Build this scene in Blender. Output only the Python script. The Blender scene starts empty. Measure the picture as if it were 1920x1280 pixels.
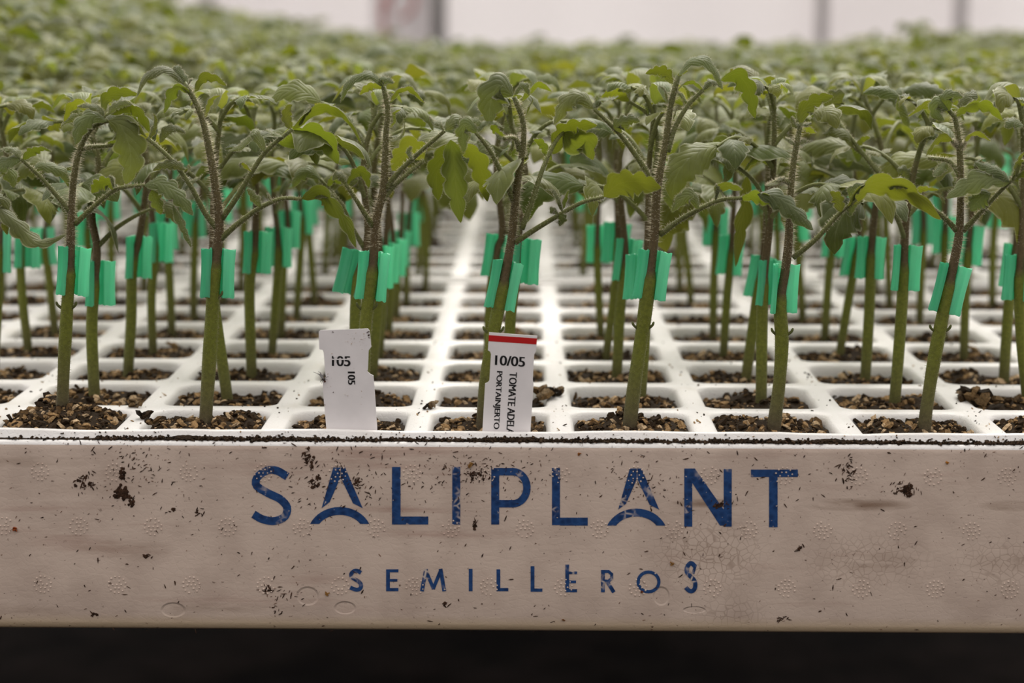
import bpy, math, random
import numpy as np
from mathutils import Matrix, Vector

R = math.radians
FLR = 0.50                     # height of the tray tops above the floor
scene = bpy.context.scene
COL = scene.collection

# ------------------------------------------------------------------ camera
P = 0.05                       # cell pitch of the trays, metres
FPX = 3500.0
CAM = np.array([0.0115, -0.616, 0.1357])
PITCH = math.atan(580 / FPX); YAW = 20 / FPX; ROLL = R(0.24)
cam_rot = Matrix.Rotation(YAW, 4, 'Z') @ Matrix.Rotation(math.pi / 2 - PITCH, 4, 'X') @ Matrix.Rotation(ROLL, 4, 'Z')
cd = bpy.data.cameras.new('camera'); cam = bpy.data.objects.new('camera', cd); COL.objects.link(cam)
cam.matrix_world = Matrix.Translation(Vector(CAM)) @ cam_rot
cd.sensor_width = 36.0; cd.lens = FPX / 1920 * 36.0
cd.clip_start = 0.05; cd.clip_end = 60
cd.dof.use_dof = True; cd.dof.focus_distance = 0.652; cd.dof.aperture_fstop = 8.8
scene.camera = cam
RM = np.array(cam_rot.to_3x3())

# ------------------------------------------------------------------ light
w = bpy.data.worlds.new('greenhouse_daylight'); scene.world = w; w.use_nodes = True
nt = w.node_tree; nt.nodes.clear()
wo = nt.nodes.new('ShaderNodeOutputWorld'); bg = nt.nodes.new('ShaderNodeBackground')
tc = nt.nodes.new('ShaderNodeTexCoord'); sx = nt.nodes.new('ShaderNodeSeparateXYZ')
nt.links.new(tc.outputs['Generated'], sx.inputs[0])
def wmath(op, a, b):
    m = nt.nodes.new('ShaderNodeMath'); m.operation = op
    for i, v in enumerate((a, b)):
        if isinstance(v, (int, float)): m.inputs[i].default_value = v
        else: nt.links.new(v, m.inputs[i])
    return m.outputs[0]
# diffuse light of the film roof: brightest high up and towards the far end, dim below the horizon
up = wmath('MULTIPLY', wmath('MAXIMUM', sx.outputs[2], 0.0), 0.66)
back = wmath('MULTIPLY', wmath('MAXIMUM', wmath('ADD', sx.outputs[1], 0.25), 0.0), 0.85)
above = nt.nodes.new('ShaderNodeMapRange'); above.inputs[1].default_value = -0.08; above.inputs[2].default_value = 0.05
nt.links.new(sx.outputs[2], above.inputs[0])
lum = wmath('MULTIPLY', wmath('ADD', wmath('ADD', up, back), 0.28), above.outputs[0])
lum = wmath('ADD', lum, 0.02)
bg.inputs[0].default_value = (1.0, 0.955, 0.91, 1)
nt.links.new(lum, bg.inputs[1]); nt.links.new(bg.outputs[0], wo.inputs[0])
sd = bpy.data.lights.new('hazy_sun', 'SUN'); sun = bpy.data.objects.new('hazy_sun', sd); COL.objects.link(sun)
sd.energy = 2.2; sd.angle = R(26); sd.color = (1.0, 0.95, 0.88)
sun.rotation_euler = Vector((0.15, 0.62, 0.77)).to_track_quat('Z', 'Y').to_euler()
sun.location = (0, 2, 3)
vs = scene.view_settings
scene.display_settings.display_device = 'sRGB'
vs.view_transform = 'Standard'; vs.look = 'None'; vs.gamma = 1.0; vs.use_curve_mapping = False
vs.exposure = 0.65
scene.cycles.max_bounces = 8; scene.cycles.transmission_bounces = 4; scene.cycles.transparent_max_bounces = 8
scene.cycles.use_denoising = True

# ------------------------------------------------------------------ projection helpers
def unproj(x, y, Y):
    """point of the plane at depth Y that the photograph shows at pixel x, y"""
    d = RM @ np.array([(x - 960) / FPX, (640 - y) / FPX, -1.0])
    return CAM + d * ((Y - CAM[1]) / d[1])
def proj(p):
    q = RM.T @ (np.asarray(p, float) - CAM)
    return 960 + FPX * q[0] / -q[2], 640 - FPX * q[1] / -q[2]

# ------------------------------------------------------------------ materials
def newmat(name):
    m = bpy.data.materials.new(name); m.use_nodes = True; t = m.node_tree; t.nodes.clear()
    return m, t
class N:
    def __init__(s, t): s.t = t
    def n(s, k, **kw):
        x = s.t.nodes.new('ShaderNode' + k)
        for a, b in kw.items(): setattr(x, a, b)
        return x
    def put(s, inp, v):
        if hasattr(v, 'is_linked') or hasattr(v, 'links'): s.t.links.new(v, inp)
        elif isinstance(v, (tuple, list)) and len(v) == 3 and inp.type == 'RGBA': inp.default_value = (*v, 1)
        else: inp.default_value = v
    def m(s, op, a, b=0.0, c=None):
        x = s.n('Math', operation=op); s.put(x.inputs[0], a); s.put(x.inputs[1], b)
        if c is not None: s.put(x.inputs[2], c)
        return x.outputs[0]
    def mix(s, f, a, b, mode='MIX'):
        x = s.n('Mix', data_type='RGBA', blend_type=mode); s.put(x.inputs[0], f); s.put(x.inputs[6], a); s.put(x.inputs[7], b)
        return x.outputs[2]
    def noise(s, vec, scale, detail=2, rough=.5, dist=0):
        x = s.n('TexNoise'); s.put(x.inputs['Vector'], vec); x.inputs['Scale'].default_value = scale
        x.inputs['Detail'].default_value = detail; x.inputs['Roughness'].default_value = rough; x.inputs['Distortion'].default_value = dist
        return x.outputs[0]
    def ramp(s, v, a, b):
        x = s.n('MapRange', interpolation_type='SMOOTHSTEP'); s.put(x.inputs[0], v); x.inputs[1].default_value = a; x.inputs[2].default_value = b
        return x.outputs[0]
    def scalev(s, vec, sc):
        x = s.n('Mapping'); s.put(x.inputs[0], vec); x.inputs[3].default_value = sc
        return x.outputs[0]
    def bsdf(s, col, rough=.6, spec=.3, **kw):
        b = s.n('BsdfPrincipled'); s.put(b.inputs['Base Color'], col); s.put(b.inputs['Roughness'], rough)
        b.inputs['Specular IOR Level'].default_value = spec
        for k, v in kw.items(): s.put(b.inputs[k.replace('_', ' ')], v)
        return b
    def out(s, sh):
        o = s.n('OutputMaterial'); s.t.links.new(sh, o.inputs[0])
    def bump(s, h, strength, dist):
        b = s.n('Bump'); b.inputs['Strength'].default_value = strength; b.inputs['Distance'].default_value = dist; s.put(b.inputs['Height'], h)
        return b.outputs[0]
    def obj(s): return s.n('TexCoord').outputs['Object']
    def attr(s): return s.n('Attribute', attribute_name='Col').outputs['Color']
    def mixsh(s, f, a, b):
        x = s.n('MixShader'); s.put(x.inputs[0], f); s.t.links.new(a, x.inputs[1]); s.t.links.new(b, x.inputs[2])
        return x.outputs[0]

def simple(name, col, rough=.6, spec=.3, nscale=0, namt=.2, bump=0, metal=0):
    m, t = newmat(name); g = N(t); c = col; o = g.obj()
    kw = {}
    if nscale:
        f = g.noise(o, nscale, 4)
        c = g.mix(g.ramp(f, .3, .7), tuple(x * (1 - namt) for x in col), tuple(min(1, x * (1 + namt)) for x in col))
        if bump: kw['Normal'] = g.bump(f, .6, bump)
    b = g.bsdf(c, rough, spec, Metallic=metal, **kw); g.out(b.outputs[0]); return m

def leaf_material(name):
    m, t = newmat(name); g = N(t)
    uv = g.n('TexCoord').outputs['UV']; s = g.n('SeparateXYZ'); g.put(s.inputs[0], uv)
    u = s.outputs[0]; v = g.m('ABSOLUTE', g.m('SUBTRACT', s.outputs[1], .5))          # v: 0 midrib .. .5 margin
    ph = g.m('SUBTRACT', g.m('MULTIPLY', u, 7.0), g.m('MULTIPLY', v, 5.0))
    side = g.m('ABSOLUTE', g.m('SINE', g.m('MULTIPLY', ph, math.pi)))                  # 0 on a side vein
    vein = g.m('SUBTRACT', 1.0, g.ramp(side, 0.0, .22))
    mid = g.m('SUBTRACT', 1.0, g.ramp(v, .0, .035))
    ve = g.m('MAXIMUM', g.m('MULTIPLY', vein, .55), mid)
    a = g.attr(); o = g.obj()
    nz = g.noise(o, 260, 3)
    top = g.mix(g.ramp(nz, .3, .75), g.mix(1.0, a, (.84, .84, .84), 'MULTIPLY'), g.mix(1.0, a, (1.12, 1.13, 1.15), 'MULTIPLY'))
    top = g.mix(g.m('MULTIPLY', ve, .22), top, (.30, .33, .17))
    under = g.mix(1.0, a, (1.06, 1.02, .72), 'MULTIPLY')
    under = g.mix(g.m('MULTIPLY', ve, .25), under, (.26, .24, .07))
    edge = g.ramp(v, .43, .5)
    geo = g.n('NewGeometry')
    col = g.mix(geo.outputs['Backfacing'], top, under)
    col = g.mix(g.m('MULTIPLY', edge, .75), col, (.50, .50, .34))  # backlit rim glow of the fuzzy margin, painted into the leaf colour
    h = g.m('ADD', g.m('MULTIPLY', g.m('POWER', side, .6), .45), g.m('MULTIPLY', nz, .5))
    nb = g.bump(h, .6, .0005)
    b = g.bsdf(col, .52, .30, Normal=nb, Sheen_Weight=.16, Sheen_Roughness=.4)
    tr = g.n('BsdfTranslucent'); g.put(tr.inputs[0], g.mix(1.0, a, (1.35, 1.36, .34), 'MULTIPLY'))
    g.out(g.mixsh(.36, b.outputs[0], tr.outputs[0])); return m

def attr_material(name, rough=.6, spec=.3, trans=0, nscale=0, bump=0, var=.15):
    m, t = newmat(name); g = N(t); a = g.attr(); kw = {}
    c = a
    if nscale:
        f = g.noise(g.obj(), nscale, 3)
        c = g.mix(g.ramp(f, .3, .7), g.mix(1.0, a, (1 - var,) * 3, 'MULTIPLY'), g.mix(1.0, a, (1 + var,) * 3, 'MULTIPLY'))
        if bump: kw['Normal'] = g.bump(f, .6, bump)
    b = g.bsdf(c, rough, spec, **kw); sh = b.outputs[0]
    if trans:
        tr = g.n('BsdfTranslucent'); g.put(tr.inputs[0], c); sh = g.mixsh(trans, sh, tr.outputs[0])
    g.out(sh); return m

def eps_material(name, face=False, blots=(), dents=()):
    m, t = newmat(name); g = N(t); o = g.obj()
    s = g.n('SeparateXYZ'); g.put(s.inputs[0], o)
    geo = g.n('NewGeometry')
    base = (.80, .775, .765)
    vor = g.n('TexVoronoi', feature='DISTANCE_TO_EDGE'); g.put(vor.inputs['Vector'], o); vor.inputs['Scale'].default_value = 420
    cell = g.ramp(vor.outputs[0], 0, .12)
    n1 = g.noise(o, 900, 3); n2 = g.noise(o, 60, 4)
    if not face:
        speck = g.ramp(g.noise(o, 520, 4, .6), .69, .73)
        c = g.mix(g.m('MULTIPLY', g.ramp(n2, .5, .75), .25), base, (.62, .55, .46))
        c = g.mix(speck, c, (.20, .13, .07))
        h = g.m('ADD', g.m('MULTIPLY', cell, .15), g.m('MULTIPLY', n2, .8))
        b = g.bsdf(c, .42, .4, Normal=g.bump(h, .5, .0006)); g.out(b.outputs[0]); return m
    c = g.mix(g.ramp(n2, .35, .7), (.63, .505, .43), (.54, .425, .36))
    st = g.noise(g.scalev(o, (9, 60, 170)), 1.0, 5, .62)
    st2 = g.noise(g.scalev(o, (14, 60, 50)), 1.0, 3, .5)
    smear = g.m('MULTIPLY', g.ramp(st, .50, .72), g.ramp(st2, .42, .68))
    c = g.mix(g.m('MULTIPLY', smear, .75), c, (.36, .215, .175))
    def ell(x, z, rx, rz):
        a = g.m('DIVIDE', g.m('SUBTRACT', s.outputs[0], x), rx); b_ = g.m('DIVIDE', g.m('SUBTRACT', s.outputs[2], z), rz)
        return g.m('MAXIMUM', g.m('SUBTRACT', 1.0, g.m('ADD', g.m('MULTIPLY', a, a), g.m('MULTIPLY', b_, b_))), 0.0)
    crack = g.m('SUBTRACT', 1.0, g.ramp(vor.outputs[0], 0.0, .09))
    for (x, z, rx, rz, amt, cr) in blots:
        e = g.m('MULTIPLY', g.m('MULTIPLY', ell(x, z, rx, rz), g.ramp(g.noise(g.scalev(o, (60, 60, 300)), 1.0, 3), .25, .65)), amt)
        c = g.mix(e, c, (.20, .12, .075))
        if cr: c = g.mix(g.m('MULTIPLY', g.m('MULTIPLY', ell(x, z, rx * 1.3, rz * 3), crack), cr), c, (.22, .14, .10))
    c = g.mix(g.ramp(s.outputs[2], -.0610, -.0665), c, (.52, .40, .27))
    sp = g.m('MULTIPLY', g.ramp(g.noise(g.scalev(o, (420, 420, 620)), 1.0, 3, .7), .64, .68), g.ramp(g.noise(o, 55, 3), .40, .62))
    c = g.mix(g.m('MULTIPLY', sp, .85), c, (.10, .055, .035))
    rust = g.ramp(g.noise(o, 300, 2), .80, .82)
    c = g.mix(rust, c, (.22, .06, .02))
    h = g.m('ADD', g.m('MULTIPLY', cell, .07), g.m('MULTIPLY', g.noise(g.scalev(o, (260, 300, 700)), 1.0, 3), .35))
    for (x, z, rx, rz) in dents:
        h = g.m('SUBTRACT', h, g.m('MULTIPLY', g.m('MINIMUM', g.m('MULTIPLY', ell(x, z, rx, rz), 3.0), 1.0), 1.6))
    b = g.bsdf(c, .45, .32, Normal=g.bump(h, .55, .00045)); g.out(b.outputs[0]); return m

def ink_material(name, wear=.6):
    m, t = newmat(name); g = N(t); o = g.obj()
    vor = g.n('TexVoronoi', feature='DISTANCE_TO_EDGE'); g.put(vor.inputs['Vector'], o); vor.inputs['Scale'].default_value = 430
    blot = g.noise(o, 75, 3, .6)
    f = g.m('MULTIPLY', g.m('SUBTRACT', 1.0, g.ramp(vor.outputs[0], .02, .20)), g.ramp(blot, .56, .66))
    fl = g.ramp(g.noise(o, 700, 2), .68, .72)
    f = g.m('MULTIPLY', g.m('MAXIMUM', f, fl), wear)
    vc = g.n('TexVoronoi'); g.put(vc.inputs['Vector'], o); vc.inputs['Scale'].default_value = 430
    ink = g.mix(g.ramp(vc.outputs[0], .0, .8), (.005, .026, .100), (.014, .058, .190))
    c = g.mix(f, ink, (.56, .47, .41))
    b = g.bsdf(c, .5, .3, Normal=g.bump(vor.outputs[0], .5, .0003)); g.out(b.outputs[0]); return m

def clip_material():
    m, t = newmat('green_silicone'); g = N(t); o = g.obj()
    n = g.noise(g.scalev(o, (260, 260, 18)), 1.0, 2)
    a = g.attr()
    c = g.mix(g.ramp(n, .3, .7), g.mix(1.0, a, (.55, .82, .75), 'MULTIPLY'), g.mix(1.0, a, (1.2, 1.08, 1.1), 'MULTIPLY'))
    b = g.bsdf(c, .30, .55)
    tr = g.n('BsdfTranslucent'); g.put(tr.inputs[0], g.mix(1.0, c, (1.0, 1.15, 1.1), 'MULTIPLY'))
    g.out(g.mixsh(.6, b.outputs[0], tr.outputs[0])); return m

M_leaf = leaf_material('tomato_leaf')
M_stem = attr_material('tomato_stem', .55, .3, .10, 900, .00012, .16)
M_hair = attr_material('plant_hair', .5, .3, .75)
M_soil = attr_material('potting_soil', .9, .15, 0, 1500, .0004, .35)
M_clip = clip_material()
M_eps = eps_material('white_foam')
M_dirt = attr_material('dark_dirt', .9, .15, 0, 1800, .0003, .3)
M_black = simple('black_print', (.012, .011, .012), .6, .2)
M_tag = simple('label_plastic', (.79, .75, .76), .35, .4, 140, .035)
M_tagstain = attr_material('label_stain', .7, .2)
M_red = simple('red_print', (.48, .012, .012), .4, .3)
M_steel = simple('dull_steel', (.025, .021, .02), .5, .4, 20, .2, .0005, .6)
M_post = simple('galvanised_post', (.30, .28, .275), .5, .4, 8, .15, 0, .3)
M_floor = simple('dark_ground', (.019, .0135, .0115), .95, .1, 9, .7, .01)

# ------------------------------------------------------------------ mesh building
class MB:
    def __init__(s): s.v = []; s.f = []; s.c = []; s.uv = []; s.mi = []; s.n = 0
    def add(s, v, f, col, uv=None, mat=0):
        v = np.asarray(v, float).reshape(-1, 3); k = len(v)
        c = np.asarray(col, float)
        if c.ndim == 1: c = np.tile(c, (k, 1))
        s.v.append(v); s.c.append(c)
        s.uv.append(np.zeros((k, 2)) if uv is None else np.asarray(uv, float))
        n = s.n; s.f += [tuple(i + n for i in q) for q in f]; s.mi += [mat] * len(f); s.n += k
    def data(s, name, mats, smooth=True):
        V = np.concatenate(s.v) if s.v else np.zeros((0, 3))
        me = bpy.data.meshes.new(name); me.from_pydata(V.tolist(), [], s.f); me.update()
        for m in mats: me.materials.append(m)
        if len(mats) > 1: me.polygons.foreach_set('material_index', s.mi)
        me.polygons.foreach_set('use_smooth', [smooth] * len(s.f))
        if s.n:
            a = me.color_attributes.new('Col', 'FLOAT_COLOR', 'POINT')
            C = np.concatenate(s.c); a.data.foreach_set('color', np.concatenate([C, np.ones((len(C), 1))], 1).ravel())
            ul = me.uv_layers.new(name='UVMap'); li = np.empty(len(me.loops), np.int32); me.loops.foreach_get('vertex_index', li)
            ul.data.foreach_set('uv', np.concatenate(s.uv)[li].ravel())
        return me
    def build(s, name, mats, parent=None, smooth=True, origin=None):
        if origin is not None:
            o3 = np.asarray(origin, float)
            s.v = [v - o3 for v in s.v]
        o = bpy.data.objects.new(name, s.data(name, mats if isinstance(mats, (list, tuple)) else [mats], smooth)); COL.objects.link(o)
        if parent is not None: o.parent = parent
        if origin is not None: o.location = origin
        return o
def empty(name, loc=(0, 0, 0)):
    o = bpy.data.objects.new(name, None); COL.objects.link(o); o.location = loc; o.empty_display_size = .01; return o
def tag(o, label=None, cat=None, group=None, kind=None):
    if label: o['label'] = label
    if cat: o['category'] = cat
    if group: o['group'] = group
    if kind: o['kind'] = kind
    return o

def spline(pts, n):
    p = np.asarray(pts, float)
    if len(p) == 2: return p[0] + (p[1] - p[0]) * np.linspace(0, 1, n)[:, None]
    q = np.vstack([2 * p[0] - p[1], p, 2 * p[-1] - p[-2]])
    L = np.concatenate([[0], np.cumsum(np.linalg.norm(np.diff(p, axis=0), axis=1))]); L /= L[-1]
    out = []
    for t in np.linspace(0, 1, n):
        i = min(int(np.searchsorted(L, t, 'right')) - 1, len(p) - 2); k = (t - L[i]) / (L[i + 1] - L[i] + 1e-12)
        a, b, c, d = q[i:i + 4]
        out.append(.5 * ((2 * b) + (c - a) * k + (2 * a - 5 * b + 4 * c - d) * k * k + (3 * b - a - 3 * c + d) * k ** 3))
    return np.array(out)
def unit(v): return v / (np.linalg.norm(v) + 1e-12)
def frames(C, n0=None):
    T = np.gradient(C, axis=0); T /= np.linalg.norm(T, axis=1)[:, None] + 1e-12
    if n0 is None: n0 = np.array([0, -1, 0.]) if abs(T[0][1]) < .8 else np.array([1, 0, 0.])
    Ns = []; n = unit(n0 - T[0] * np.dot(n0, T[0]))
    for t in T:
        n = unit(n - t * np.dot(n, t)); Ns.append(n)
    return T, np.array(Ns)
def tube(mb, C, rad, seg=8, col=(.5, .5, .5), mat=0, cap=True):
    C = np.asarray(C); n = len(C); rad = np.broadcast_to(np.asarray(rad, float), (n,))
    T, Nn = frames(C); S = np.cross(Nn, T)
    a = np.linspace(0, 2 * math.pi, seg, endpoint=False)
    V = C[:, None] + rad[:, None, None] * (np.cos(a)[None, :, None] * Nn[:, None] + np.sin(a)[None, :, None] * S[:, None])
    F = [(i * seg + j, i * seg + (j + 1) % seg, (i + 1) * seg + (j + 1) % seg, (i + 1) * seg + j) for i in range(n - 1) for j in range(seg)]
    if cap: F += [tuple(range(seg))[::-1], tuple((n - 1) * seg + j for j in range(seg))]
    c = np.asarray(col, float)
    if c.ndim == 2: c = np.repeat(c, seg, axis=0)
    mb.add(V.reshape(-1, 3), F, c, mat=mat)
def tube_hairs(mb, C, rad, n, ln, rng, mat=1, lo=0.0, hi=1.0, col=(.85, .80, .68)):
    C = np.asarray(C); T, Nn = frames(C); S = np.cross(Nn, T); rad = np.broadcast_to(np.asarray(rad, float), (len(C),))
    V = []; F = []
    for k in range(n):
        t = rng.uniform(lo, hi) * (len(C) - 1); i = min(int(t), len(C) - 2); fr = t - i
        c = C[i] * (1 - fr) + C[i + 1] * fr; r = rad[i] * (1 - fr) + rad[i + 1] * fr; a = rng.uniform(0, 6.283)
        d = math.cos(a) * Nn[i] + math.sin(a) * S[i]; base = c + d * r * .95
        dd = unit(d + T[i] * rng.uniform(-.25, .35)); L = ln * rng.uniform(.45, 1.15)
        e = unit(np.cross(dd, T[i])); f = np.cross(dd, e); w_ = .000050
        b = len(V); V += [base + e * w_, base - e * w_ * .5 + f * w_ * .87, base - e * w_ * .5 - f * w_ * .87, base + dd * L]
        F += [(b, b + 1, b + 3), (b + 1, b + 2, b + 3), (b + 2, b, b + 3)]
    if V: mb.add(V, F, col, mat=mat)

def blade(mb, pts, W, n0, rng, fold=.25, curl=.0, lobes=4, depth=.28, nu=20, nv=9, col=(.15, .19, .08), hairs=0, mat=0, wave=.06):
    """a leaflet: midrib along pts, full width W, upper side towards n0, blade folded down at its margins"""
    C = spline(pts, nu); T, Nn = frames(C, np.asarray(n0, float)); S = np.cross(Nn, T)
    u = np.linspace(0, 1, nu); v = np.linspace(-1, 1, nv)
    prof = (np.sin(math.pi * np.clip(u, 0, 1) ** .78)) ** .72
    prof = np.maximum(prof, .0) * (1 - .15 * u) + .02 * (1 - u)
    ph = [rng.uniform(0, 1), rng.uniform(0, 1)]
    sgn = rng.choice([-1, 1]); wv = rng.uniform(0, 6.28); L = np.linalg.norm(np.diff(C, axis=0), axis=1).sum()
    V = np.zeros((nu, nv, 3)); uv = np.zeros((nu, nv, 2))
    for j, vv in enumerate(v):
        side = 0 if vv < 0 else 1
        fr = np.mod(u * lobes + ph[side], 1.0)
        lob = 1 - depth * (1 - np.sin(math.pi * fr) ** .6) * np.clip(np.sin(math.pi * u) * 1.6, 0, 1)
        w_ = prof * W * .5 * (1 + (lob - 1) * abs(vv) ** 1.5)
        h = -fold * abs(vv) ** 1.4 * prof * W * .5 + curl * (vv ** 2) * prof * W
        h = h + wave * W * abs(vv) ** 2 * np.sin(u * 11 + wv + side * 2.0) * prof
        h = h + .018 * W * np.abs(np.sin((u * 7 - abs(vv) * 2.5) * math.pi)) * (abs(vv) > .05) * (abs(vv) < .95) * prof
        back = .18 * W * abs(vv) * prof                        # side lobes sweep towards the tip
        V[:, j] = C + S * (w_ * vv)[:, None] + Nn * h[:, None] + T * (back * np.clip(1 - u * 1.1, -.1, 1))[:, None]
        uv[:, j, 0] = u; uv[:, j, 1] = .5 + .5 * vv
    F = [(i * nv + j, (i + 1) * nv + j, (i + 1) * nv + j + 1, i * nv + j + 1) for i in range(nu - 1) for j in range(nv - 1)]
    c = np.array(col) * rng.uniform(.75, 1.25) * np.array([rng.uniform(.94, 1.08), 1, rng.uniform(.85, 1.1)])
    mb.add(V.reshape(-1, 3), F, c, uv.reshape(-1, 2), mat)
    if hairs:
        HV = []; HF = []
        for k in range(hairs):
            i = rng.randint(1, nu - 2); q = rng.random()
            if q < .75:
                j = rng.choice([0, nv - 1]); d = S[i] * (1 if j else -1) + Nn[i] * rng.uniform(-.2, .7)
            else:
                j = rng.randint(0, nv - 1); d = Nn[i]
            i2 = i + 1; f_ = rng.random(); base = V[i, j] * (1 - f_) + V[i2, j] * f_
            dd = unit(d + T[i] * rng.uniform(-.3, .5)); ln = .0008 * rng.uniform(.4, 1.2)
            e = unit(np.cross(dd, T[i])); f = np.cross(dd, e); w_ = .000040; b = len(HV)
            HV += [base + e * w_, base - e * w_ * .5 + f * w_ * .87, base - e * w_ * .5 - f * w_ * .87, base + dd * ln]
            HF += [(b, b + 1, b + 3), (b + 1, b + 2, b + 3), (b + 2, b, b + 3)]
        mb.add(HV, HF, (.60, .58, .46), mat=mat + 1)

GREEN = np.array([.150, .165, .022]); BROWN = np.array([.118, .080, .040]); BASEC = np.array([.095, .070, .046]); PET = np.array([.170, .185, .060])
def stem_colors(zs, z0, graft, top):
    out = []
    for z in zs:
        if z < graft:
            k = np.clip((z - z0) / .028, 0, 1) ** .8; out.append(BASEC * (1 - k) + GREEN * k)
        else:
            k = np.clip((z - graft) / max(.01, top - graft), 0, 1); out.append(BROWN * (1 - k ** 1.5) + (PET * .80) * k ** 1.5)
    return np.array(out)

# ------------------------------------------------------------------ the trays
COLS, ROWS = 13, 8
X0 = -6 * P                                    # centre of the first column
CY = [0.027 + P * r for r in range(ROWS)]      # centre of each row behind the front face
TD = 0.027 * 2 + P * 7; TW = 0.027 * 2 + P * 12; TH = 0.0675
LIP = .0019
def ringloop(cx, cy, a, r, z, k=6):
    pts = []
    for q, (sx_, sy_) in enumerate(((1, 1), (-1, 1), (-1, -1), (1, -1))):
        for i in range(k):
            t = q * math.pi / 2 + i / (k - 1) * math.pi / 2
            pts.append((cx + sx_ * (a - r) + r * math.cos(t), cy + sy_ * (a - r) + r * math.sin(t), z))
    return np.array(pts)
def tray_mesh(with_face):
    mb = MB(); white = (.8, .8, .8)
    for i in range(COLS):
        for j in range(ROWS):
            cx, cy = X0 + i * P, CY[j]
            L = [ringloop(cx, cy, .0217, .0065, -.0001), ringloop(cx, cy, .0210, .0063, -.0005), ringloop(cx, cy, .0204, .006, -.0014),
                 ringloop(cx, cy, .0200, .006, -.0030), ringloop(cx, cy, .0192, .006, -.012), ringloop(cx, cy, .0125, .005, -.056)]
            o = L[0].copy()
            for q in o:                       # outer square of the cell, kept inside the lip
                dx, dy = q[0] - cx, q[1] - cy; m = max(abs(dx), abs(dy)); f = .025 / m
                q[0] = min(max(cx + dx * f, -TW / 2 + .005), TW / 2 - .005); q[1] = min(max(cy + dy * f, .005), TD - .005); q[2] = 0.0
            L = [o] + L; n = 24
            F = [(a * n + b, a * n + (b + 1) % n, (a + 1) * n + (b + 1) % n, (a + 1) * n + b) for a in range(6) for b in range(n)]
            # corner quads of the outer square
            F.append(tuple(6 * n + b for b in range(n)))
            mb.add(np.concatenate(L), F, white)
            # squares' corners (the projection leaves them cut)
            for (q, sx_, sy_) in ((0, 1, 1), (1, -1, 1), (2, -1, -1), (3, 1, -1)):
                px = min(max(cx + sx_ * .025, -TW / 2 + .005), TW / 2 - .005); py = min(max(cy + sy_ * .025, .005), TD - .005)
                ps = [o[q * 6 + b] for b in range(6)] + [np.array([px, py, 0.0])]
                mb.add(ps, [(b, 6, b + 1) for b in range(5)], white)
    # rim profile: (distance in from the outer face, height)
    prof = [(.0078, -.0015), (.0072, .0008), (.0064, .0017), (.0052, LIP), (.0042, LIP), (.0036, .0014), (.0034, -.0009), (.0028, -.0012), (.0014, -.0012), (.0005, -.0017), (.0001, -.0026), (0, -.0042),
            (0, -.02), (0, -.045), (0, -.0645), (.0005, -.0665), (.002, -TH), (.012, -TH)]
    xs = list(np.linspace(-TW / 2, TW / 2, 90)); ys = list(np.linspace(0, TD, 60))
    rng = random.Random(5)
    def wob(d, z): return 0
    def strip(pts_fn, num, face):
        V = []; F = []; n = len(prof); mi = []
        for k in range(num): V += [pts_fn(k, d, z) for d, z in prof]
        for k in range(num - 1):
            for q in range(n - 1): F.append((k * n + q, k * n + q + 1, (k + 1) * n + q + 1, (k + 1) * n + q))
        mats = [1 if (face and prof[q + 1][1] < -.0012 and q >= 10 and q < n - 2) else 0 for _ in range(num - 1) for q in range(n - 1)]
        n0 = len(mb.mi); mb.add(V, F, white)
        mb.mi[n0:] = mats
    def cl(x, d): return min(max(x, -TW / 2 + d), TW / 2 - d)
    def cly(y, d): return min(max(y, d), TD - d)
    wobs = [.00018 * math.sin(k * .9) + .00022 * math.sin(k * .37 + 1) + rng.uniform(-.00008, .00008) for k in range(90)]
    strip(lambda k, d, z: (cl(xs[k], d), d, z + (wobs[k] if -.0005 < z else 0)), 90, with_face)
    strip(lambda k, d, z: (cl(xs[89 - k], d), TD - d, z + (wobs[k] if -.0005 < z else 0)), 90, False)
    strip(lambda k, d, z: (-TW / 2 + d, cly(ys[59 - k], d), z), 60, False)
    strip(lambda k, d, z: (TW / 2 - d, cly(ys[k], d), z), 60, False)
    b = .012; mb.add([(-TW / 2 + b, b, -TH), (TW / 2 - b, b, -TH), (TW / 2 - b, TD - b, -TH), (-TW / 2 + b, TD - b, -TH)], [(0, 3, 2, 1)], white)
    if with_face:                              # little raised dot clusters moulded into the front face
        for row, (yy, x00) in enumerate(((889, 75), (991, 8), (1100, 80))):
            for k in range(16):
                cxp = x00 + k * 139.5
                c0 = unproj(cxp, yy + (cxp - 960) * .0055, 0.0)
                if abs(c0[0]) > .19: continue
                pts = [(0, 0)] + [(math.cos(a), math.sin(a)) for a in np.linspace(0, 6.283, 7)[:-1]] + [(2.05 * math.cos(a + .2), 2.05 * math.sin(a + .2)) for a in np.linspace(0, 6.283, 13)[:-1]]
                for (ax, az) in pts:
                    if rng.random() < .08: continue
                    r = .00040 * rng.uniform(.75, 1.1); bx_, bz_ = c0[0] + ax * .00140 + rng.uniform(-.0001, .0001), c0[2] + az * .00140
                    ring = [(bx_ + r * math.cos(t), 0.00002, bz_ + r * math.sin(t)) for t in np.linspace(0, 6.283, 7)[:-1]]
                    ring2 = [(bx_ + r * .6 * math.cos(t), -.00030, bz_ + r * .6 * math.sin(t)) for t in np.linspace(0, 6.283, 7)[:-1]]
                    F = [(q, (q + 1) % 6, 6 + (q + 1) % 6, 6 + q) for q in range(6)] + [(6, 7, 8, 9, 10, 11)]
                    mb.add(ring + ring2, F, white, mat=1)
    return mb
def fpx(x, y): p = unproj(x, y, 0.0); return p[0], p[2]
blots = []
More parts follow.
